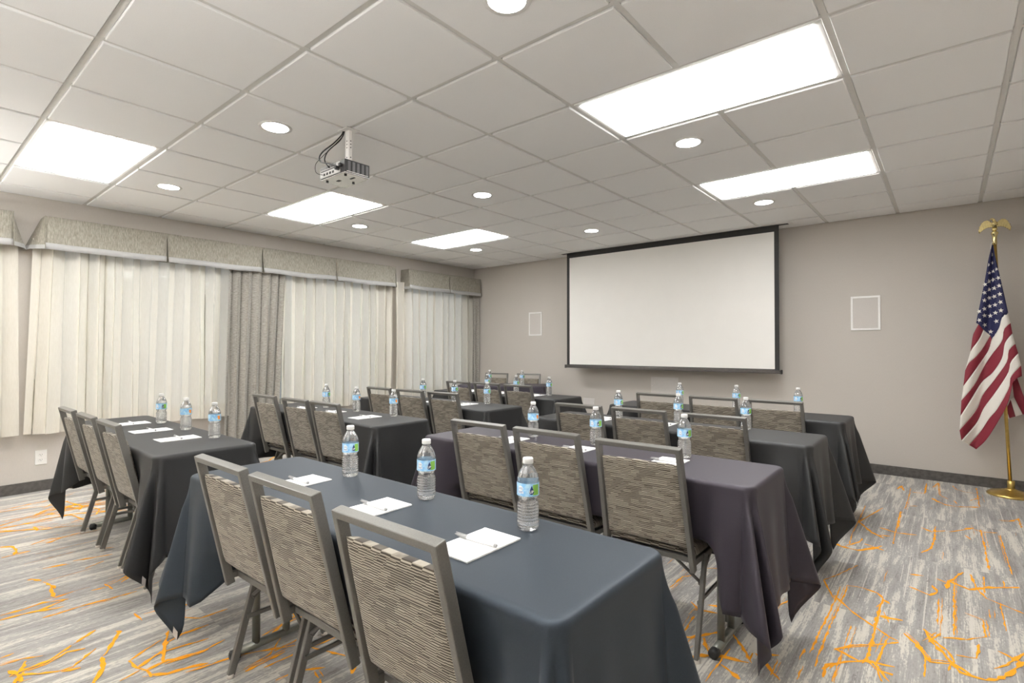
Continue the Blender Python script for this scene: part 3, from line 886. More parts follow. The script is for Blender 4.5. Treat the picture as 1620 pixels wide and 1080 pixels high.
def cloth_mesh(name, mat, Lx, Ly, drop, seats, seed, lift=.0045):
    """A cloth over a table: flat top, rounded edge, straight sides, each corner hanging in a cone of folds;
    seats = [(x0, x1)] along the chair side (-Y), where the hem is caught on the chair seats."""
    r = random.Random(seed)
    rc = .030
    hx, hy = Lx / 2 + .002, Ly / 2 + .002
    r0 = .016
    pts = []                                     # (base x, base y, normal angle, kind, corner angle, distance to the nearest corner)
    def side(ax, ay, bx, by, ang, n, seat):
        for k in range(n):
            u = k / n
            ln = math.hypot(bx - ax, by - ay)
            pts.append((lerp(ax, bx, u), lerp(ay, by, u), ang, 0.0, min(u, 1 - u) * ln, seat))
    def arc(cx, cy, a0, n):
        for k in range(n):
            th = 90.0 * k / n
            a = a0 + R(th)
            pts.append((cx + rc * math.cos(a), cy + rc * math.sin(a), a, th, 0.0, False))
    NX, NY, NC = 64, 22, 30
    side(hx, -hy + rc, hx, hy - rc, 0, NY, False); arc(hx - rc, hy - rc, 0, NC)
    side(hx - rc, hy, -hx + rc, hy, PI / 2, NX, False); arc(-hx + rc, hy - rc, PI / 2, NC)
    side(-hx, hy - rc, -hx, -hy + rc, PI, NY, False); arc(-hx + rc, -hy + rc, PI, NC)
    side(-hx + rc, -hy, hx - rc, -hy, 1.5 * PI, NX, True); arc(hx - rc, -hy + rc, 1.5 * PI, NC)
    ph = [r.uniform(0, 6.28) for _ in range(8)]
    skew = [r.uniform(.8, 1.25) for _ in range(4)]
    amp = [r.uniform(.26, .36) for _ in range(4)]
    ts = [0, .006, .012, .018, .0251] + [.0251 + (1 - .0251) * (k / 20) ** 1.0 for k in range(1, 21)]
    arc_len = r0 * PI / 2
    P = []
    n = len(pts)
    for q, (bx, by, ang, th, dist, seat) in enumerate(pts):
        col = []
        cid = int(((ang + 1e-6) % (2 * PI)) / (PI / 2)) % 4
        if th > 0:
            T = drop / max(math.cos(R(th)), math.sin(R(th)))
            tt = 90 * (th / 90) ** skew[cid]
            fold = math.sin(R(tt * 4)) ** 2
            sa = .05 + amp[cid] * fold * (.75 + .25 * math.cos(R(2 * th)))
            dirang = ang + R(10) * math.sin(R(4 * tt))
        else:
            T = drop
            near = math.exp(-(dist / .10) ** 2)
            bul = .10 * math.exp(-((dist - .10) / .06) ** 2) if dist < .5 else 0
            sa = .05 + .020 * math.sin(dist * 23 + ph[cid]) + .014 * math.sin(bx * 31 + by * 27 + ph[cid + 4]) * (1 - near) + bul * .6
            dirang = ang
        m = 0.0
        if seat:
            for x0, x1 in seats:
                m = max(m, sstep(x0 - .13, x0 - .01, bx) * (1 - sstep(x1 + .01, x1 + .13, bx)))
        T *= 1 + .012 * math.sin(bx * 9 + by * 7 + ph[1])
        nx, ny = math.cos(ang), math.sin(ang)
        dx, dy = math.cos(dirang), math.sin(dirang)
        for tn in ts:
            t = tn * T if tn > .03 else min(tn, arc_len)
            if t <= arc_len:
                a = t / r0
                o1, o2, z = r0 * math.sin(a), 0, -r0 * (1 - math.cos(a))
            else:
                rem = t - arc_len
                g = min(1, rem / .12)
                s_ = sa * (.35 + .65 * g)
                o1, o2 = r0, rem * s_
                z = -r0 - rem * math.sqrt(max(0, 1 - s_ * s_))
            x, y = bx + nx * o1 + dx * o2, by + ny * o1 + dy * o2
            if m > 0 and t > arc_len:
                rem = t - arc_len
                lim = TH + lift - r0 - .487
                if rem < lim:
                    fy, fz = -rem * .20, -r0 - rem * .98
                else:
                    e = rem - lim
                    fy, fz = -lim * .20 - e, -r0 - lim * .98
                y = lerp(y, by + ny * (r0 + fy), m); z = lerp(z, fz, m)
            col.append((x, y, max(TH + lift + z, .012)))
        P.append(col)
    mb = MB()
    vs = [p for col in P for p in col]
    k = len(ts)
    fs = []
    for i in range(n):
        i2 = (i + 1) % n
        for j in range(k - 1):
            fs.append([i * k + j, i * k + j + 1, i2 * k + j + 1, i2 * k + j])
    mb.add(vs, fs, 0, True)
    base = len(mb.v)
    inner = [(p[0][0] * .985, p[0][1] * .94, TH + lift) for p in P]
    mb.v += inner
    for i in range(n):
        i2 = (i + 1) % n
        mb.f.append([i * k, i2 * k, base + i2, base + i]); mb.mi.append(0); mb.sm.append(True)
    mb.f.append([base + i for i in range(n)]); mb.mi.append(0); mb.sm.append(False)
    o = mb.build(name, mat, None)
    md = o.modifiers.new('thickness', 'SOLIDIFY'); md.thickness = .0014; md.offset = -1
    o['hem_points'] = 0
    del o['hem_points']
    return o, P, NX, NY, NC

# row data: key -> (table centre x, y, cloth material, wording)
TAB = {
    'R1': (-1.495, 1.060, 'cloth_navy', 'the nearest table'),
    'R2': (-1.490, 2.318, 'cloth_plum', 'the plum-black table'),
    'R3': (-1.490, 3.400, 'cloth_black', 'the third table of the right-hand column'),
    'R4': (-1.490, 4.540, 'cloth_black', 'the table closest to the screen'),
    'L1': (-3.850, 1.085, 'cloth_black', 'the table by the wall outlet'),
    'L2': (-3.850, 2.335, 'cloth_black', 'the table by the grey drape'),
    'L3': (-3.865, 3.450, 'cloth_black', 'the third table along the curtains'),
    'L4': (-3.960, 4.590, 'cloth_black', 'the fourth table along the curtains'),
}
CH = {
    'R1': [(-1.935, .748), (-1.497, .750), (-.976, .722)],
    'R2': [(-1.914, 2.012), (-1.473, 2.012), (-.988, 1.985)],
    'R3': [(-1.975, 3.085), (-1.530, 3.095), (-1.060, 3.095)],
    'R4': [(-1.915, 4.235), (-1.445, 4.230), (-.992, 4.235)],
    'L1': [(-4.370, .768), (-3.878, .768), (-3.425, .770)],
    'L2': [(-4.360, 2.030), (-3.850, 2.025), (-3.440, 2.030)],
    'L3': [(-4.330, 3.145), (-3.860, 3.145), (-3.410, 3.145)],
    'L4': [(-4.385, 4.285), (-3.935, 4.285), (-3.490, 4.285)],
}
CLAB = {
    'R1': ('blue-black tablecloth on the nearest table, its corner filling the picture bottom', 'folding table under the blue-black cloth nearest the camera'),
    'R2': ('plum-black tablecloth with a long pointed corner over the carpet', 'folding table under the plum-black cloth, grey foot bar showing'),
    'R3': ('black tablecloth between the plum-black one and the one closest to the screen', 'folding table under the third cloth of the right-hand column'),
    'R4': ('black tablecloth on the right-hand table closest to the screen', 'folding table under the black cloth closest to the screen'),
    'L1': ('black tablecloth with a white corner tag, beside the wall outlet', 'folding table under the tagged black cloth by the outlet'),
    'L2': ('black tablecloth hanging against the grey drape', 'folding table under the black cloth by the grey drape'),
    'L3': ('black tablecloth creased at its corner, third along the curtains', 'folding table under the third black cloth along the curtains'),
    'L4': ('black tablecloth fourth along the curtains, in front of the angled table', 'folding table under the fourth black cloth along the curtains'),
}
tproto = None
for s, (key, (tx, ty, cm, wd)) in enumerate(TAB.items()):
    if tproto is None:
        tproto = make_table(1.83, .457, .745); t = tproto
    else:
        t = copy_tree(tproto)
    t.location = (tx, ty, 0)
    tag(t, CLAB[key][1], 'table', 'training tables')
    cs = CH[key]
    c, P, NX, NY, NC = cloth_mesh('tablecloth', M[cm], 1.83, .457, .490, [(cs[0][0] - .20 - tx, cs[2][0] + .20 - tx)], 11 + s)
    c.location = (tx, ty, 0)
    tag(c, CLAB[key][0], 'tablecloth', 'dark tablecloths')
    if key in ('L1', 'R1'):                                            # the care tag sewn to a corner of the hem
        n = len(P)
        i = n - NC + 11 if key == 'L1' else n - NC - NX - NC // 2
        hm = [Vector(P[(i + q) % n][-1]) for q in (0, 2)]
        upv = Vector(P[i][-3]) - hm[0]
        nr = (hm[1] - hm[0]).cross(upv).normalized()
        w_ = (hm[1] - hm[0]).normalized() * .030
        if nr.dot(Vector((-tx, -ty, 1.0)) - hm[0]) < 0:
            nr = -nr
        a = hm[0] + nr * .003
        u_ = upv.normalized() * .034
        g = [[a, a + w_], [a + u_, a + w_ + u_]]
        MB().grid([[tuple(v) for v in row] for row in g], smooth=False).build('care_tag', M['tag'], c, solid=.001)

A5 = R(30)
T5 = (-4.85, 5.63)
t = make_table(1.22, .50, .46)
t.location = (*T5, 0); t.rotation_euler = (0, 0, A5 + PI)
tag(t, 'short folding table set at an angle in the far room corner', 'table')
c, *_ = cloth_mesh('tablecloth', M['cloth_plum'], 1.22, .50, .490, [(-.55, .55)], 77)
c.location = (*T5, 0); c.rotation_euler = (0, 0, A5 + PI)
tag(c, 'plum-black tablecloth on the angled table in the far corner', 'tablecloth', 'dark tablecloths')

# ------------------------------------------------------------------ chairs
def make_chair():
    root = empty('banquet_chair')
    zt, zb = .877, .365
    yt, yb = 0.0, .118
    Ls = math.hypot(zt - zb, yb - yt)
    ax = Vector((0, (yt - yb) / Ls, (zt - zb) / Ls))                    # up the back
    nz = Vector((0, ax.z, -ax.y))                                       # forward of the back
    org = Vector((0, yb, zb))
    def B(x, s_, d):
        p = org + ax * s_ + nz * d
        return (x, p.y, p.z)
    wt, wb, th = .1875, .2015, .020
    b = bmesh.new()
    outer = [(-wb, 0), (-wt, Ls), (wt, Ls), (wb, 0)]
    inner = [(-wb + th, 0), (-wt + th, Ls - th), (wt - th, Ls - th), (wb - th, 0)]
    V = {}
    for nm, ring in (('o', outer), ('i', inner)):
        for k, (x, s_) in enumerate(ring):
            for d in (-1, 1):
                V[nm, k, d] = b.verts.new(B(x, s_, d * .0155))
    for k in range(3):
        b.faces.new([V['o', k, -1], V['o', k + 1, -1], V['i', k + 1, -1], V['i', k, -1]])
        b.faces.new([V['o', k, 1], V['i', k, 1], V['i', k + 1, 1], V['o', k + 1, 1]])
        b.faces.new([V['o', k, -1], V['o', k, 1], V['o', k + 1, 1], V['o', k + 1, -1]])
        b.faces.new([V['i', k, -1], V['i', k + 1, -1], V['i', k + 1, 1], V['i', k, 1]])
    for k in (0, 3):
        b.faces.new([V['o', k, -1], V['i', k, -1], V['i', k, 1], V['o', k, 1]])
    bmesh.ops.recalc_face_normals(b, faces=b.faces)
    bmesh.ops.bevel(b, geom=b.edges[:], offset=.0035, segments=2, affect='EDGES', profile=.6)
    b.verts.index_update()
    MB().bm(b, 0, False).build('back_frame', M['frame'], root)
    # back pad: puffed on both faces, framed by the posts
    def pad(rows, cols, wfun, s0, s1, front, rear):
        F = []; Bk = []
        for i in range(rows + 1):
            v = -1 + 2 * i / rows
            vv = math.copysign(1 - (1 - abs(v)) ** 1.6, v)
            rf = []; rb = []
            for j in range(cols + 1):
                u = -1 + 2 * j / cols
                uu = math.copysign(1 - (1 - abs(u)) ** 1.6, u)
                s_ = lerp(s0, s1, (vv + 1) / 2)
                x = uu * wfun(s_)
                k = ((1 - uu ** 8) * (1 - vv ** 8)) ** .32
                rf.append(B(x, s_, front * k)); rb.append(B(x, s_, -rear * k))
            F.append(rf); Bk.append(rb)
        return F, Bk
    wf = lambda s_: lerp(wb, wt, s_ / Ls) - th - .0015
    F, Bk = pad(18, 14, wf, .098, .452, .034, .010)
    MB().grid(F).grid(Bk).build('backrest', M['weave_back'], root)
    # seat cushion
    S = []; U = []
    for i in range(15):
        v = i / 14
        y = lerp(.128, .560, v)
        rs = []; ru = []
        for j in range(15):
            u = -1 + 2 * j / 14
            uu = math.copysign(1 - (1 - abs(u)) ** 1.5, u)
            vv = 2 * v - 1
            k = ((1 - uu ** 8) * (1 - vv ** 10)) ** .4
            hw = lerp(.196, .208, v)
            rs.append((uu * hw, y, .425 + .050 * k + .003 * (1 - uu * uu) - .012 * max(0, vv) ** 4))
            ru.append((uu * hw, y, .425 - .014 * k))
        S.append(rs); U.append(ru)
    MB().grid(S).grid(U).build('seat', M['weave_seat'], root)
    fr = MB()
    for sx in (-1, 1):
        fr.tube([(sx * .190, .105, .398), (sx * .194, .545, .398)], 0, flat=(.024, .018, (0, 0, 1)))
    fr.tube([(-.19, .535, .398), (.19, .535, .398)], 0, flat=(.024, .018, (0, 0, 1)))
    fr.tube([(-.19, .150, .398), (.19, .150, .398)], 0, flat=(.024, .018, (0, 0, 1)))
    fr.box(-.18, .18, .16, .53, .402, .411)
    fr.build('seat_frame', M['frame'], root)
    for sx in (-1, 1):
        for foot_y, top_y in ((.125, .235), (.520, .400)):
            x = sx * .199
            lg = MB().tube([(x, top_y, .408), (x, foot_y, .012)], 0, flat=(.017, .027, (1, 0, 0))).build('leg', M['frame'], root)
            MB().lathe([(.013, 0), (.014, .004), (.012, .014)], 10, c=(x, foot_y - .001, 0)).build('glide', M['glide'], lg)
        # side stretcher and the slanting brace under the seat
        br = MB()
        br.tube([(sx * .188, .180, .215), (sx * .188, .463, .215)], 0, flat=(.016, .010, (0, 0, 1)))
        br.tube([(sx * .186, .200, .285), (sx * .186, .350, .392)], 0, flat=(.016, .010, (0, 0, 1)))
        br.build('stretcher', M['frame'], root)
    st = MB().tube([(-.190, .203, .292), (-.06, .203, .385), (.06, .203, .385), (.190, .203, .292)], .007, 8)
    st.build('cross_brace', M['frame'], root)
    return root

CHW = {
    'R1': 'pushed up to the blue-black cloth nearest the camera', 'R2': 'at the plum-black table', 'R3': 'at the third table of the right-hand column', 'R4': 'at the right-hand table closest to the screen',
    'L1': 'at the black table by the wall outlet', 'L2': 'at the black table by the grey drape', 'L3': 'at the third table along the curtains', 'L4': 'at the fourth table along the curtains',
}
POS = ('leftmost', 'middle', 'rightmost')
cproto = None
rr = random.Random(5)
for key, cs in CH.items():
    for k, (x, y) in enumerate(cs):
        if cproto is None:
            cproto = make_chair(); c = cproto
        else:
            c = copy_tree(cproto)
        c.location = (x, y, 0)
        c.rotation_euler = (0, 0, R(rr.uniform(-.8, .8)))
        tag(c, '%s taupe chair %s' % (POS[k], CHW[key]), 'chair', 'taupe banquet chairs')
for k, (x, y, a) in enumerate([(-5.36, 6.08, 198), (-4.87, 6.25, 198)]):
    c = copy_tree(cproto)
    c.location = (x, y, 0); c.rotation_euler = (0, 0, R(a))
    tag(c, ('taupe chair facing the room behind the angled table, nearer the curtain', 'taupe chair facing the room behind the angled table, nearer the screen')[k], 'chair', 'taupe banquet chairs')

# ------------------------------------------------------------------ water bottles
def arc_patch(mb, r, a0, a1, z0, z1, n=8, mi=0):
    g = [[(r * math.sin(lerp(a0, a1, k / n)), -r * math.cos(lerp(a0, a1, k / n)), z) for k in range(n + 1)] for z in (z0, z1)]
    return mb.grid(g)
def wrap_shape(mb, r, pts):
    """A flat outline (across, up) laid on the round label, facing -Y; fan of triangles."""
    cx = sum(p[0] for p in pts) / len(pts); cy = sum(p[1] for p in pts) / len(pts)
    f = lambda p: (r * math.sin(p[0] / r), -r * math.cos(p[0] / r), p[1])
    n = len(pts)
    return mb.add([f((cx, cy))] + [f(p) for p in pts], [[0, 1 + i, 1 + (i + 1) % n] for i in range(n)])
def text_shape(txt, size):
    cu = bpy.data.curves.new('lettering', 'FONT')
    cu.body = txt; cu.size = size; cu.align_x = 'CENTER'; cu.align_y = 'CENTER'; cu.resolution_u = 2
    cu.offset = .0003
    ob = bpy.data.objects.new('lettering', cu)
    me = bpy.data.meshes.new_from_object(ob)
    bpy.data.objects.remove(ob)
    return me
def make_bottle():
    root = empty('water_bottle')
    prof = [(.0, .0035), (.016, .0032), (.022, .0), (.028, .0015), (.0312, .008), (.0322, .018)]
    z = .024
    for k in range(6):
        prof += [(.0322, z), (.0314, z + .0026), (.0288, z + .0044), (.0314, z + .0062)]
        z += .0088
    prof += [(.0298, .078), (.0264, .085), (.0276, .092), (.0312, .0985), (.0318, .101), (.0318, .136), (.0322, .139), (.0312, .1425), (.0322, .146), (.0310, .150),
             (.0300, .153), (.0265, .163), (.0205, .174), (.0150, .182), (.0132, .1855), (.0150, .1868), (.0130, .1885), (.0126, .2030), (.0, .2032)]
    MB().lathe(prof, 28, close=False).build('bottle_body', M['pet'], root)
    cp = MB().lathe([(.0128, .1885), (.0146, .1888), (.0148, .2030), (.0140, .2048), (.0, .2050)], 30, close=False)
    for k in range(30):
        a = 2 * PI * k / 30
        cp.box(-.0006, .0006, -.0008, .0004, .190, .2025, mat=Matrix.Rotation(a, 4, 'Z') @ Matrix.Translation((0, -.0147, 0)))
    cp.build('cap', M['cap'], root)
    rl = .0324
    lab = MB().lathe([(rl, .1000), (rl, .1365)], 32, close=False).build('label', M['label'], root)
    re = rl + .00025
    m = MB()
    ov = [(-.019 + .0085 * math.cos(a), .1225 + .0075 * math.sin(a)) for a in [2 * PI * k / 24 for k in range(24)]]
    wrap_shape(m, re, ov)
    arc_patch(m, re, (-.0285) / re, (-.0095) / re, .1080, .1150)
    m.build('white_emblem', M['ink_white'], lab)
    m = MB()
    for (a, b, c, d) in ((-.0255, -.0125, .1232, .1242), (-.0265, -.0115, .1205, .1213), (-.027, -.011, .1128, .1140), (-.027, -.011, .1098, .1106), (-.0262, -.0252, .1106, .1128), (-.0212, -.0202, .1106, .1128), (-.0162, -.0152, .1106, .1128)):
        arc_patch(m, re + .0002, a / re, b / re, c, d, 4)
    m.build('blue_lines', M['ink_blue'], lab)
    dx = .0150
    drop = [(dx + .0072 * math.cos(a), .1135 + .0075 * math.sin(a)) for a in [R(-220 + 260 * k / 22) for k in range(23)]] + [(dx + .0012, .1290), (dx, .1318), (dx - .0012, .1290)]
    wrap_shape(MB(), re + .0008, drop).build('navy_drop', M['ink_navy'], lab)
    me = text_shape('UP', .0105)
    for v in me.vertices:
        x, y = v.co.x + dx, v.co.y * 1.05 + .1135
        q = re + .0012
        v.co = (q * math.sin(x / q), -q * math.cos(x / q), y)
    me.materials.append(M['ink_white'])
    put('lettering', me, lab)
    arc_patch(MB(), re, .0190 / re, .040 / re, .1035, .1330).build('green_patch', M['ink_green'], lab)
    mo = MB()
    a0 = -2.05
    g = [[(re * math.sin(a0 + (lerp(0, .55, k / 8) if s_ else lerp(.16, .55, k / 8))), -re * math.cos(a0 + (lerp(0, .55, k / 8) if s_ else lerp(.16, .55, k / 8))), z) for k in range(9)] for s_, z in ((1, .1290), (0, .1080))]
    mo.grid(g)
    mo.build('orange_patch', M['ink_orange'], lab)
    return root

ZC = TH + .0052
BOT = {
    'R1': [(-1.880, 1.228), (-1.398, 1.215), (-.938, 1.200)], 'R2': [(-1.880, 2.455), (-1.462, 2.462), (-.972, 2.455)],
    'R3': [(-1.893, 3.515), (-1.440, 3.530), (-1.000, 3.545)], 'R4': [(-1.870, 4.620), (-1.385, 4.640), (-.918, 4.650)],
    'L1': [(-4.190, 1.243), (-3.730, 1.242), (-3.282, 1.242)], 'L2': [(-4.165, 2.480), (-3.715, 2.482), (-3.247, 2.495)],
    'L3': [(-4.150, 3.560), (-3.715, 3.590), (-3.300, 3.605)], 'L4': [(-4.290, 4.690), (-3.830, 4.680), (-3.358, 4.672)],
    'L5': [(-5.030, 5.545), (-4.590, 5.740)],
}
ORANGE = {('L1', 1), ('L1', 2), ('L2', 1), ('L2', 2), ('R2', 0)}
WHERE = {'R1': 'on the nearest blue-black table', 'R2': 'on the plum-black table', 'R3': 'on the third table of the right-hand column', 'R4': 'on the right-hand table closest to the screen',
         'L1': 'on the table by the wall outlet', 'L2': 'on the table by the grey drape', 'L3': 'on the third table along the curtains', 'L4': 'on the fourth table along the curtains', 'L5': 'on the angled table in the corner'}
bproto = None
for key, bs in BOT.items():
    for k, (x, y) in enumerate(bs):
        if bproto is None:
            bproto = make_bottle(); c = bproto
        else:
            c = copy_tree(bproto)
        c.location = (x, y, ZC)
        face = math.atan2(-x, y)                                         # turned so the label front looks to the back of the room
        turn = R(rr.uniform(-7, 7))
        c.rotation_euler = (0, 0, (R(35) + turn) if (key, k) not in ORANGE else R(35) + turn + R(146))
        c.rotation_euler.z += (face - R(35)) * .8
        pos = POS[k] if key != 'L5' else ('left', 'right')[k]
        lab = '%s clear water bottle %s' % (pos, WHERE[key])
        tag(c, lab + (', orange patch on its label' if (key, k) in ORANGE else ''), 'bottle', 'water bottles set out on the tables')

# ------------------------------------------------------------------ notepads and pens
def make_pad():
    root = empty('notepad')
    m = MB()
    for k in range(4):
        m.box(-.066 + k * .0002, .066 - k * .0002, -.103, .103, k * .0010, k * .0010 + .0009)
    m.build('sheets', M['paper'], root)
    MB().box(-.0665, .0665, .0985, .1035, 0, .0042).build('glued_edge', M['paper'], root)
    return root
def make_pen():
    root = empty('ballpoint_pen')
    X = Matrix.Rotation(R(90), 4, 'Y')
    MB().lathe([(.0046, -.030), (.0052, -.028), (.0052, .064), (.0046, .066)], 14, mat=X).build('barrel', M['pen_white'], root)
    MB().lathe([(.0012, -.074), (.0030, -.070), (.0050, -.055), (.0055, -.050), (.0055, -.029)], 14, mat=X).build('grip', M['pen_grey'], root)
    MB().lathe([(.0047, .066), (.0050, .067), (.0044, .072), (.0028, .074)], 14, mat=X).build('button', M['pen_grey'], root)
    MB().box(-.070, -.032, -.0012, .0012, .0052, .0066, .0004).build('clip', M['pen_grey'], root)
    t = MB()
    t.box(-.002, .002, -.0010, .0010, .0050, .0054); t.box(.014, .026, -.0007, .0007, .0050, .0054)
    t.build('print', M['pen_grey'], root)
    return root
PADS = {
    'R1': [(-1.935, 1.035, 3), (-1.436, 1.025, 0), (-.966, 1.015, 0)],
    'R2': [(-1.905, 2.268, 2), (-1.465, 2.268, -1), (-.985, 2.285, 1)],
    'L1': [(-4.310, 1.095, 0), (-3.850, 1.085, 0), (-3.400, 1.090, 0)],
}
pproto = qproto = None
for key, bs in BOT.items():
    for k, (x, y) in enumerate(bs):
        if key in PADS:
            px, py, a = PADS[key][k]
        elif key == 'L5':
            px, py, a = x - .12 * math.cos(A5) + .05, y - .12 * math.sin(A5) - .03, 30 + 180
        else:
            px = x - (.055 if key[0] == 'R' else .115); py = TAB[key][1] - .015; a = rr.uniform(-3, 3)
        if pproto is None:
            pproto = make_pad(); qproto = make_pen(); p, q = pproto, qproto
        else:
            p, q = copy_tree(pproto), copy_tree(qproto)
        p.location = (px, py, ZC); p.rotation_euler = (0, 0, R(a))
        q.location = (px - .010, py + .005, ZC + .0042 + .0056); q.rotation_euler = (0, 0, R(a + rr.uniform(-4, 4)))
        pos = POS[k] if key != 'L5' else ('left', 'right')[k]
        tag(p, '%s white notepad lying %s' % (pos, WHERE[key]), 'notepad', 'white notepads on the tables')
        tag(q, 'white and grey pen across the %s notepad %s' % (pos, WHERE[key]), 'pen', 'pens on the notepads')

# ------------------------------------------------------------------ flag, pole and stand
FY = 6.20
pb, ptop = Vector((.405, FY + .015, 0)), Vector((.318, FY + .015, 2.20))
fp = empty('flag_stand', pb)
rings = [(.0, .0), (.158, 0), (.160, .010), (.150, .020)]
rad = .148
zz = .021
for k in range(6):
    rings += [(rad, zz), (rad - .004, zz + .004), (rad - .014, zz + .0045)]
    rad -= .018; zz += .005
rings += [(rad, zz), (.040, .054), (.030, .060), (.0, .060)]
MB().lathe(rings, 48, close=False).build('ringed_base', M['gold'], fp)
MB().lathe([(.024, .055), (.025, .060), (.025, .125), (.022, .128), (.016, .128)], 24).build('socket', M['gold'], fp)
d = (ptop - pb)
MB().tube([d.normalized() * .06, d * .5, d], .0125, 16).build('pole', M['gold'], fp)
top = d
fin = MB().lathe([(.016, -.03), (.017, -.01), (.015, .02), (.018, .05), (.024, .062), (.026, .070), (.024, .078), (.014, .084), (.012, .092)], 20, c=tuple(top))
fin.lathe([(.012, .088), (.020, .098), (.021, .106), (.012, .114)], 16, c=tuple(top))
fin = fin.build('finial_socket', M['gold_pale'], fp)
eg = MB()
bt = top + Vector((0, 0, .110))
eg.tube([bt + Vector(v) for v in ((0, 0, -.006), (0, -.004, .010), (0, -.006, .030), (0, -.002, .052), (-.002, 0, .066), (-.008, -.002, .080), (-.016, -.004, .086), (-.026, -.006, .083), (-.032, -.007, .076))],
        [.010, .018, .023, .019, .012, .0105, .010, .006, .0015], 12)
eg.tube([bt + Vector(v) for v in ((0, .010, .015), (0, .022, -.004), (0, .028, -.020))], [.014, .013, .016], 10)
egl = eg.build('eagle_body', M['gold_pale'], fp)
for sx in (-1, 1):                                                    # raised wings, each feather its own rib
    wg = MB()
    lead = [(.014, .046), (.030, .066), (.050, .078), (.066, .074), (.082, .058), (.096, .030), (.100, .008)]
    trail = [(.014, .016), (.028, .016), (.042, .016), (.056, .012), (.070, .002), (.084, -.010), (.098, -.024)]
    for k in range(6):
        q = [lead[k], lead[k + 1], (lerp(trail[k][0], trail[k + 1][0], .9), lerp(trail[k][1], trail[k + 1][1], .9)), trail[k]]
        off = .006 + .002 * (k % 2)
        wg.poly_prism(q, lambda a, b_, t: (bt.x + sx * a, bt.y + .004 + t + .10 * (a - .014) * .25, bt.z + b_), -off, off)
    for k in range(7):
        a, b_ = lead[k], trail[k]
        wg.tube([(bt.x + sx * a[0], bt.y + .004 + .1 * (a[0] - .014) * .25, bt.z + a[1]), (bt.x + sx * b_[0], bt.y + .004 + .1 * (b_[0] - .014) * .25, bt.z + b_[1] - .004)], [.0085, .0045], 6)
    wg.build('eagle_wing', M['gold_pale'], fp)
tag(fp, 'brass flagpole with an eagle finial on a ringed round base', 'flagpole')

FLAGK = {4:[(204,1474),(191,1444),(178,1411),(169,1386),(163,1353)],5:[(237,1427),(215,1361),(190,1311),(165,1270),(149,1232)],6:[(283,1376),(239,1278),(189,1195),(139,1136),(113,1069)],7:[(392,1569),(356,1529),(337,1441),(292,1344),(269,1245),(201,1113),(99,929)],8:[(408,1479),(367,1424),(354,1327),(293,1213),(238,1097),(175,946),(85,800)],9:[(419,1390),(372,1310),(353,1181),(292,1049),(224,965),(149,812),(78,665)],10:[(436,1302),(395,1246),(382,1149),(310,1001),(230,850),(185,715),(71,538)],11:[(453,1222),(406,1149),(387,1052),(303,870),(235,735),(185,599),(83,447)],12:[(469,1119),(405,1021),(392,924),(320,741),(271,656),(209,519),(136,403)],13:[(474,1031),(422,989),(404,892),(379,778),(307,594),(245,457),(183,367)]}
CANL = [(300, 2166), (274, 2034), (247, 1844), (220, 1679), (198, 1548), (189, 1486)]
CANR = [(305, 2165), (320, 2046), (344, 1896), (374, 1704), (396, 1557), (392, 1569)]
CANB = [(189, 1486), (204, 1474), (237, 1427), (283, 1376), (292, 1344), (337, 1441), (356, 1529), (392, 1569)]
STARS = [(277, 1990), (303, 2009), (302, 2081), (325, 1948), (279, 1920), (305, 1933), (276, 1847), (305, 1861), (336, 1871), (250, 1821), (277, 1776), (310, 1786), (340, 1803), (246, 1749), (309, 1713), (278, 1704), (344, 1730), (246, 1682), (313, 1640), (280, 1632), (347, 1661), (209, 1587), (245, 1609), (315, 1571), (349, 1589), (245, 1550), (210, 1510), (247, 1468), (320, 1498), (284, 1548), (285, 1409)]
FLAGB = [[(422, 965), (453, 1006), (490, 849), (506, 708), (481, 703), (432, 846)], [(432, 846), (481, 703), (439, 678), (409, 820)], [(409, 820), (439, 678), (400, 664), (381, 738)], [(381, 738), (400, 659), (372, 640), (353, 671)]]
def resample(pts, n):
    pts = [Vector((p[0] / 1000, p[1] / 1000)) for p in pts]
    # smooth the polyline, then take n evenly spaced points
    dense = []
    for i in range(len(pts) - 1):
        p0, p1, p2, p3 = pts[max(i - 1, 0)], pts[i], pts[i + 1], pts[min(i + 2, len(pts) - 1)]
        for k in range(12):
            t = k / 12
            dense.append(.5 * ((2 * p1) + (p2 - p0) * t + (2 * p0 - 5 * p1 + 4 * p2 - p3) * t * t + (3 * p1 - p0 - 3 * p2 + p3) * t ** 3))
    dense.append(pts[-1])
    cum = [0]
    for a, b in zip(dense, dense[1:]):
        cum.append(cum[-1] + (b - a).length)
    out = []; j = 0
    for k in range(n):
        s = cum[-1] * k / (n - 1)
        while j < len(cum) - 2 and cum[j + 1] < s:
            j += 1
        f = (s - cum[j]) / max(1e-9, cum[j + 1] - cum[j])
        out.append(dense[j].lerp(dense[j + 1], min(1, max(0, f))))
    return out
AP = (.302, 2.17)
def fold_y(x, z):
    """Depth of the hanging cloth: folds that fan out from where it is tied."""
    dz = max(.02, AP[1] - z)
    a = (x - AP[0]) / dz
    A = min(.075, .035 * dz + .012)
    mid = .075 * math.exp(-((a + .02 + .03 * dz) / .05) ** 2)
    return FY - .02 - A * .9 + A * .9 * math.cos((a + .02) * 21) * .35 + A * 1.3 * mid / .075 + .30 * A * (abs(a) / .16) ** 3
def F3(p):
    return (p.x, fold_y(p.x, p.y), p.y)
flag = empty('national_flag', (AP[0], FY, AP[1]))
fo = Vector(flag.location)
def loc(p):
    return tuple(Vector(p) - fo)
NL = 26
LN = {k: resample(v, NL) for k, v in FLAGK.items()}
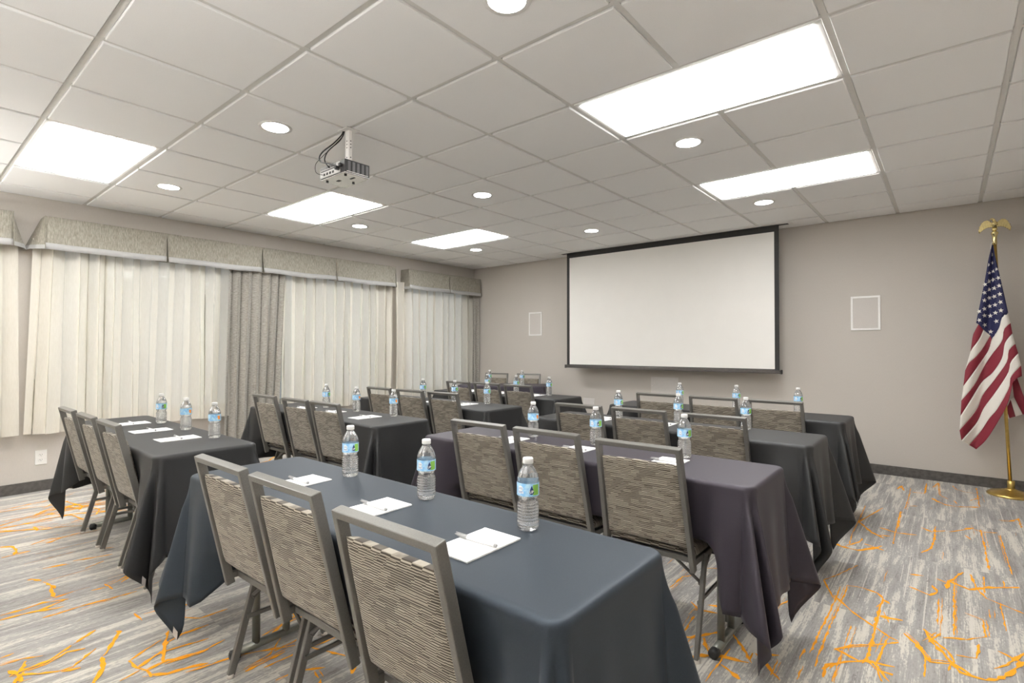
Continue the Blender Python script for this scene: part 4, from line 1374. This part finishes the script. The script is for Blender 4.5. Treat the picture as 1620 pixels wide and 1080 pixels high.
# stripes that run past the canton's end start on its lower edge
for k in range(4, 13):
    a, b = LN[k], LN[k + 1]
    if k + 1 == 7:
        b = resample(FLAGK[7][3:], NL)
    g = []
    for t in (0, .2, .4, .6, .8, 1):
        g.append([loc(F3(p.lerp(q, t))) for p, q in zip(a, b)])
    red = k % 2 == 0
    MB().grid(g).build('red_stripe' if red else 'white_stripe', M['flag_red' if red else 'flag_white'], flag, solid=.0015)
# white stripe that tucks in under the fly end of the canton
NR = 20
cl, cr = resample(CANL, NR + 1), resample(CANR, NR + 1)
NCB = 24
cb = resample(CANB, NCB + 1)
g = []
for r_ in range(NR + 1):
    row = []
    for c_ in range(NCB + 1):
        u = c_ / NCB
        p = cl[r_].lerp(cr[r_], u)
        e = cb[c_] - cl[NR].lerp(cr[NR], u)
        p = p + e * (r_ / NR) ** 2.2
        row.append(loc(F3(p)))
    g.append(row)
canton = MB().grid(g).build('canton', M['flag_blue'], flag, solid=.0015)
for s, (x, z) in enumerate(STARS):
    x, z = x / 1000, z / 1000
    R0 = .017 if z > 1.9 else .021
    m = MB()
    pts = []
    for k in range(10):
        a = R(100 + 36 * k) + .25 * math.sin(s)
        q = R0 if k % 2 == 0 else R0 * .42
        px, pz = x + q * math.cos(a) * .85, z + q * math.sin(a)
        pts.append(loc((px, fold_y(px, pz) - .0022, pz)))
    cpt = loc((x, fold_y(x, z) - .0026, z))
    m.add([cpt] + pts, [[0, 1 + k, 1 + (k + 1) % 10] for k in range(10)])
    m.build('star', M['flag_white'], canton)
# the far half of the flag, showing under the fold at the right
for k, poly in enumerate(FLAGB):
    m = MB()
    pts = [Vector((a / 1000, b / 1000)) for a, b in poly]
    f3 = lambda p, dy: loc((p.x, FY + .035 + dy + .02 * math.sin(p.x * 60), p.y))
    cc = sum(pts, Vector((0, 0))) / len(pts)
    n = len(pts)
    ring = [cc.lerp(p, 1.02) for p in pts]
    m.add([f3(cc, .0)] + [f3(p, 0) for p in ring], [[0, 1 + i, 1 + (i + 1) % n] for i in range(n)], 0, True)
    m.build('red_stripe' if k % 2 == 0 else 'white_stripe', M['flag_red' if k % 2 == 0 else 'flag_white'], flag, solid=.0015)
MB().tube([loc((AP[0] + .012, FY, AP[1] + .03)), loc((AP[0] - .006, FY - .012, AP[1] + .01)), loc((AP[0] - .012, FY - .02, AP[1] - .04))], .003, 6).build('tie_cord', M['flag_white'], flag)
tag(flag, 'striped red and white flag with starred blue canton hanging on the brass pole', 'flag')
bpy.context.view_layer.update()
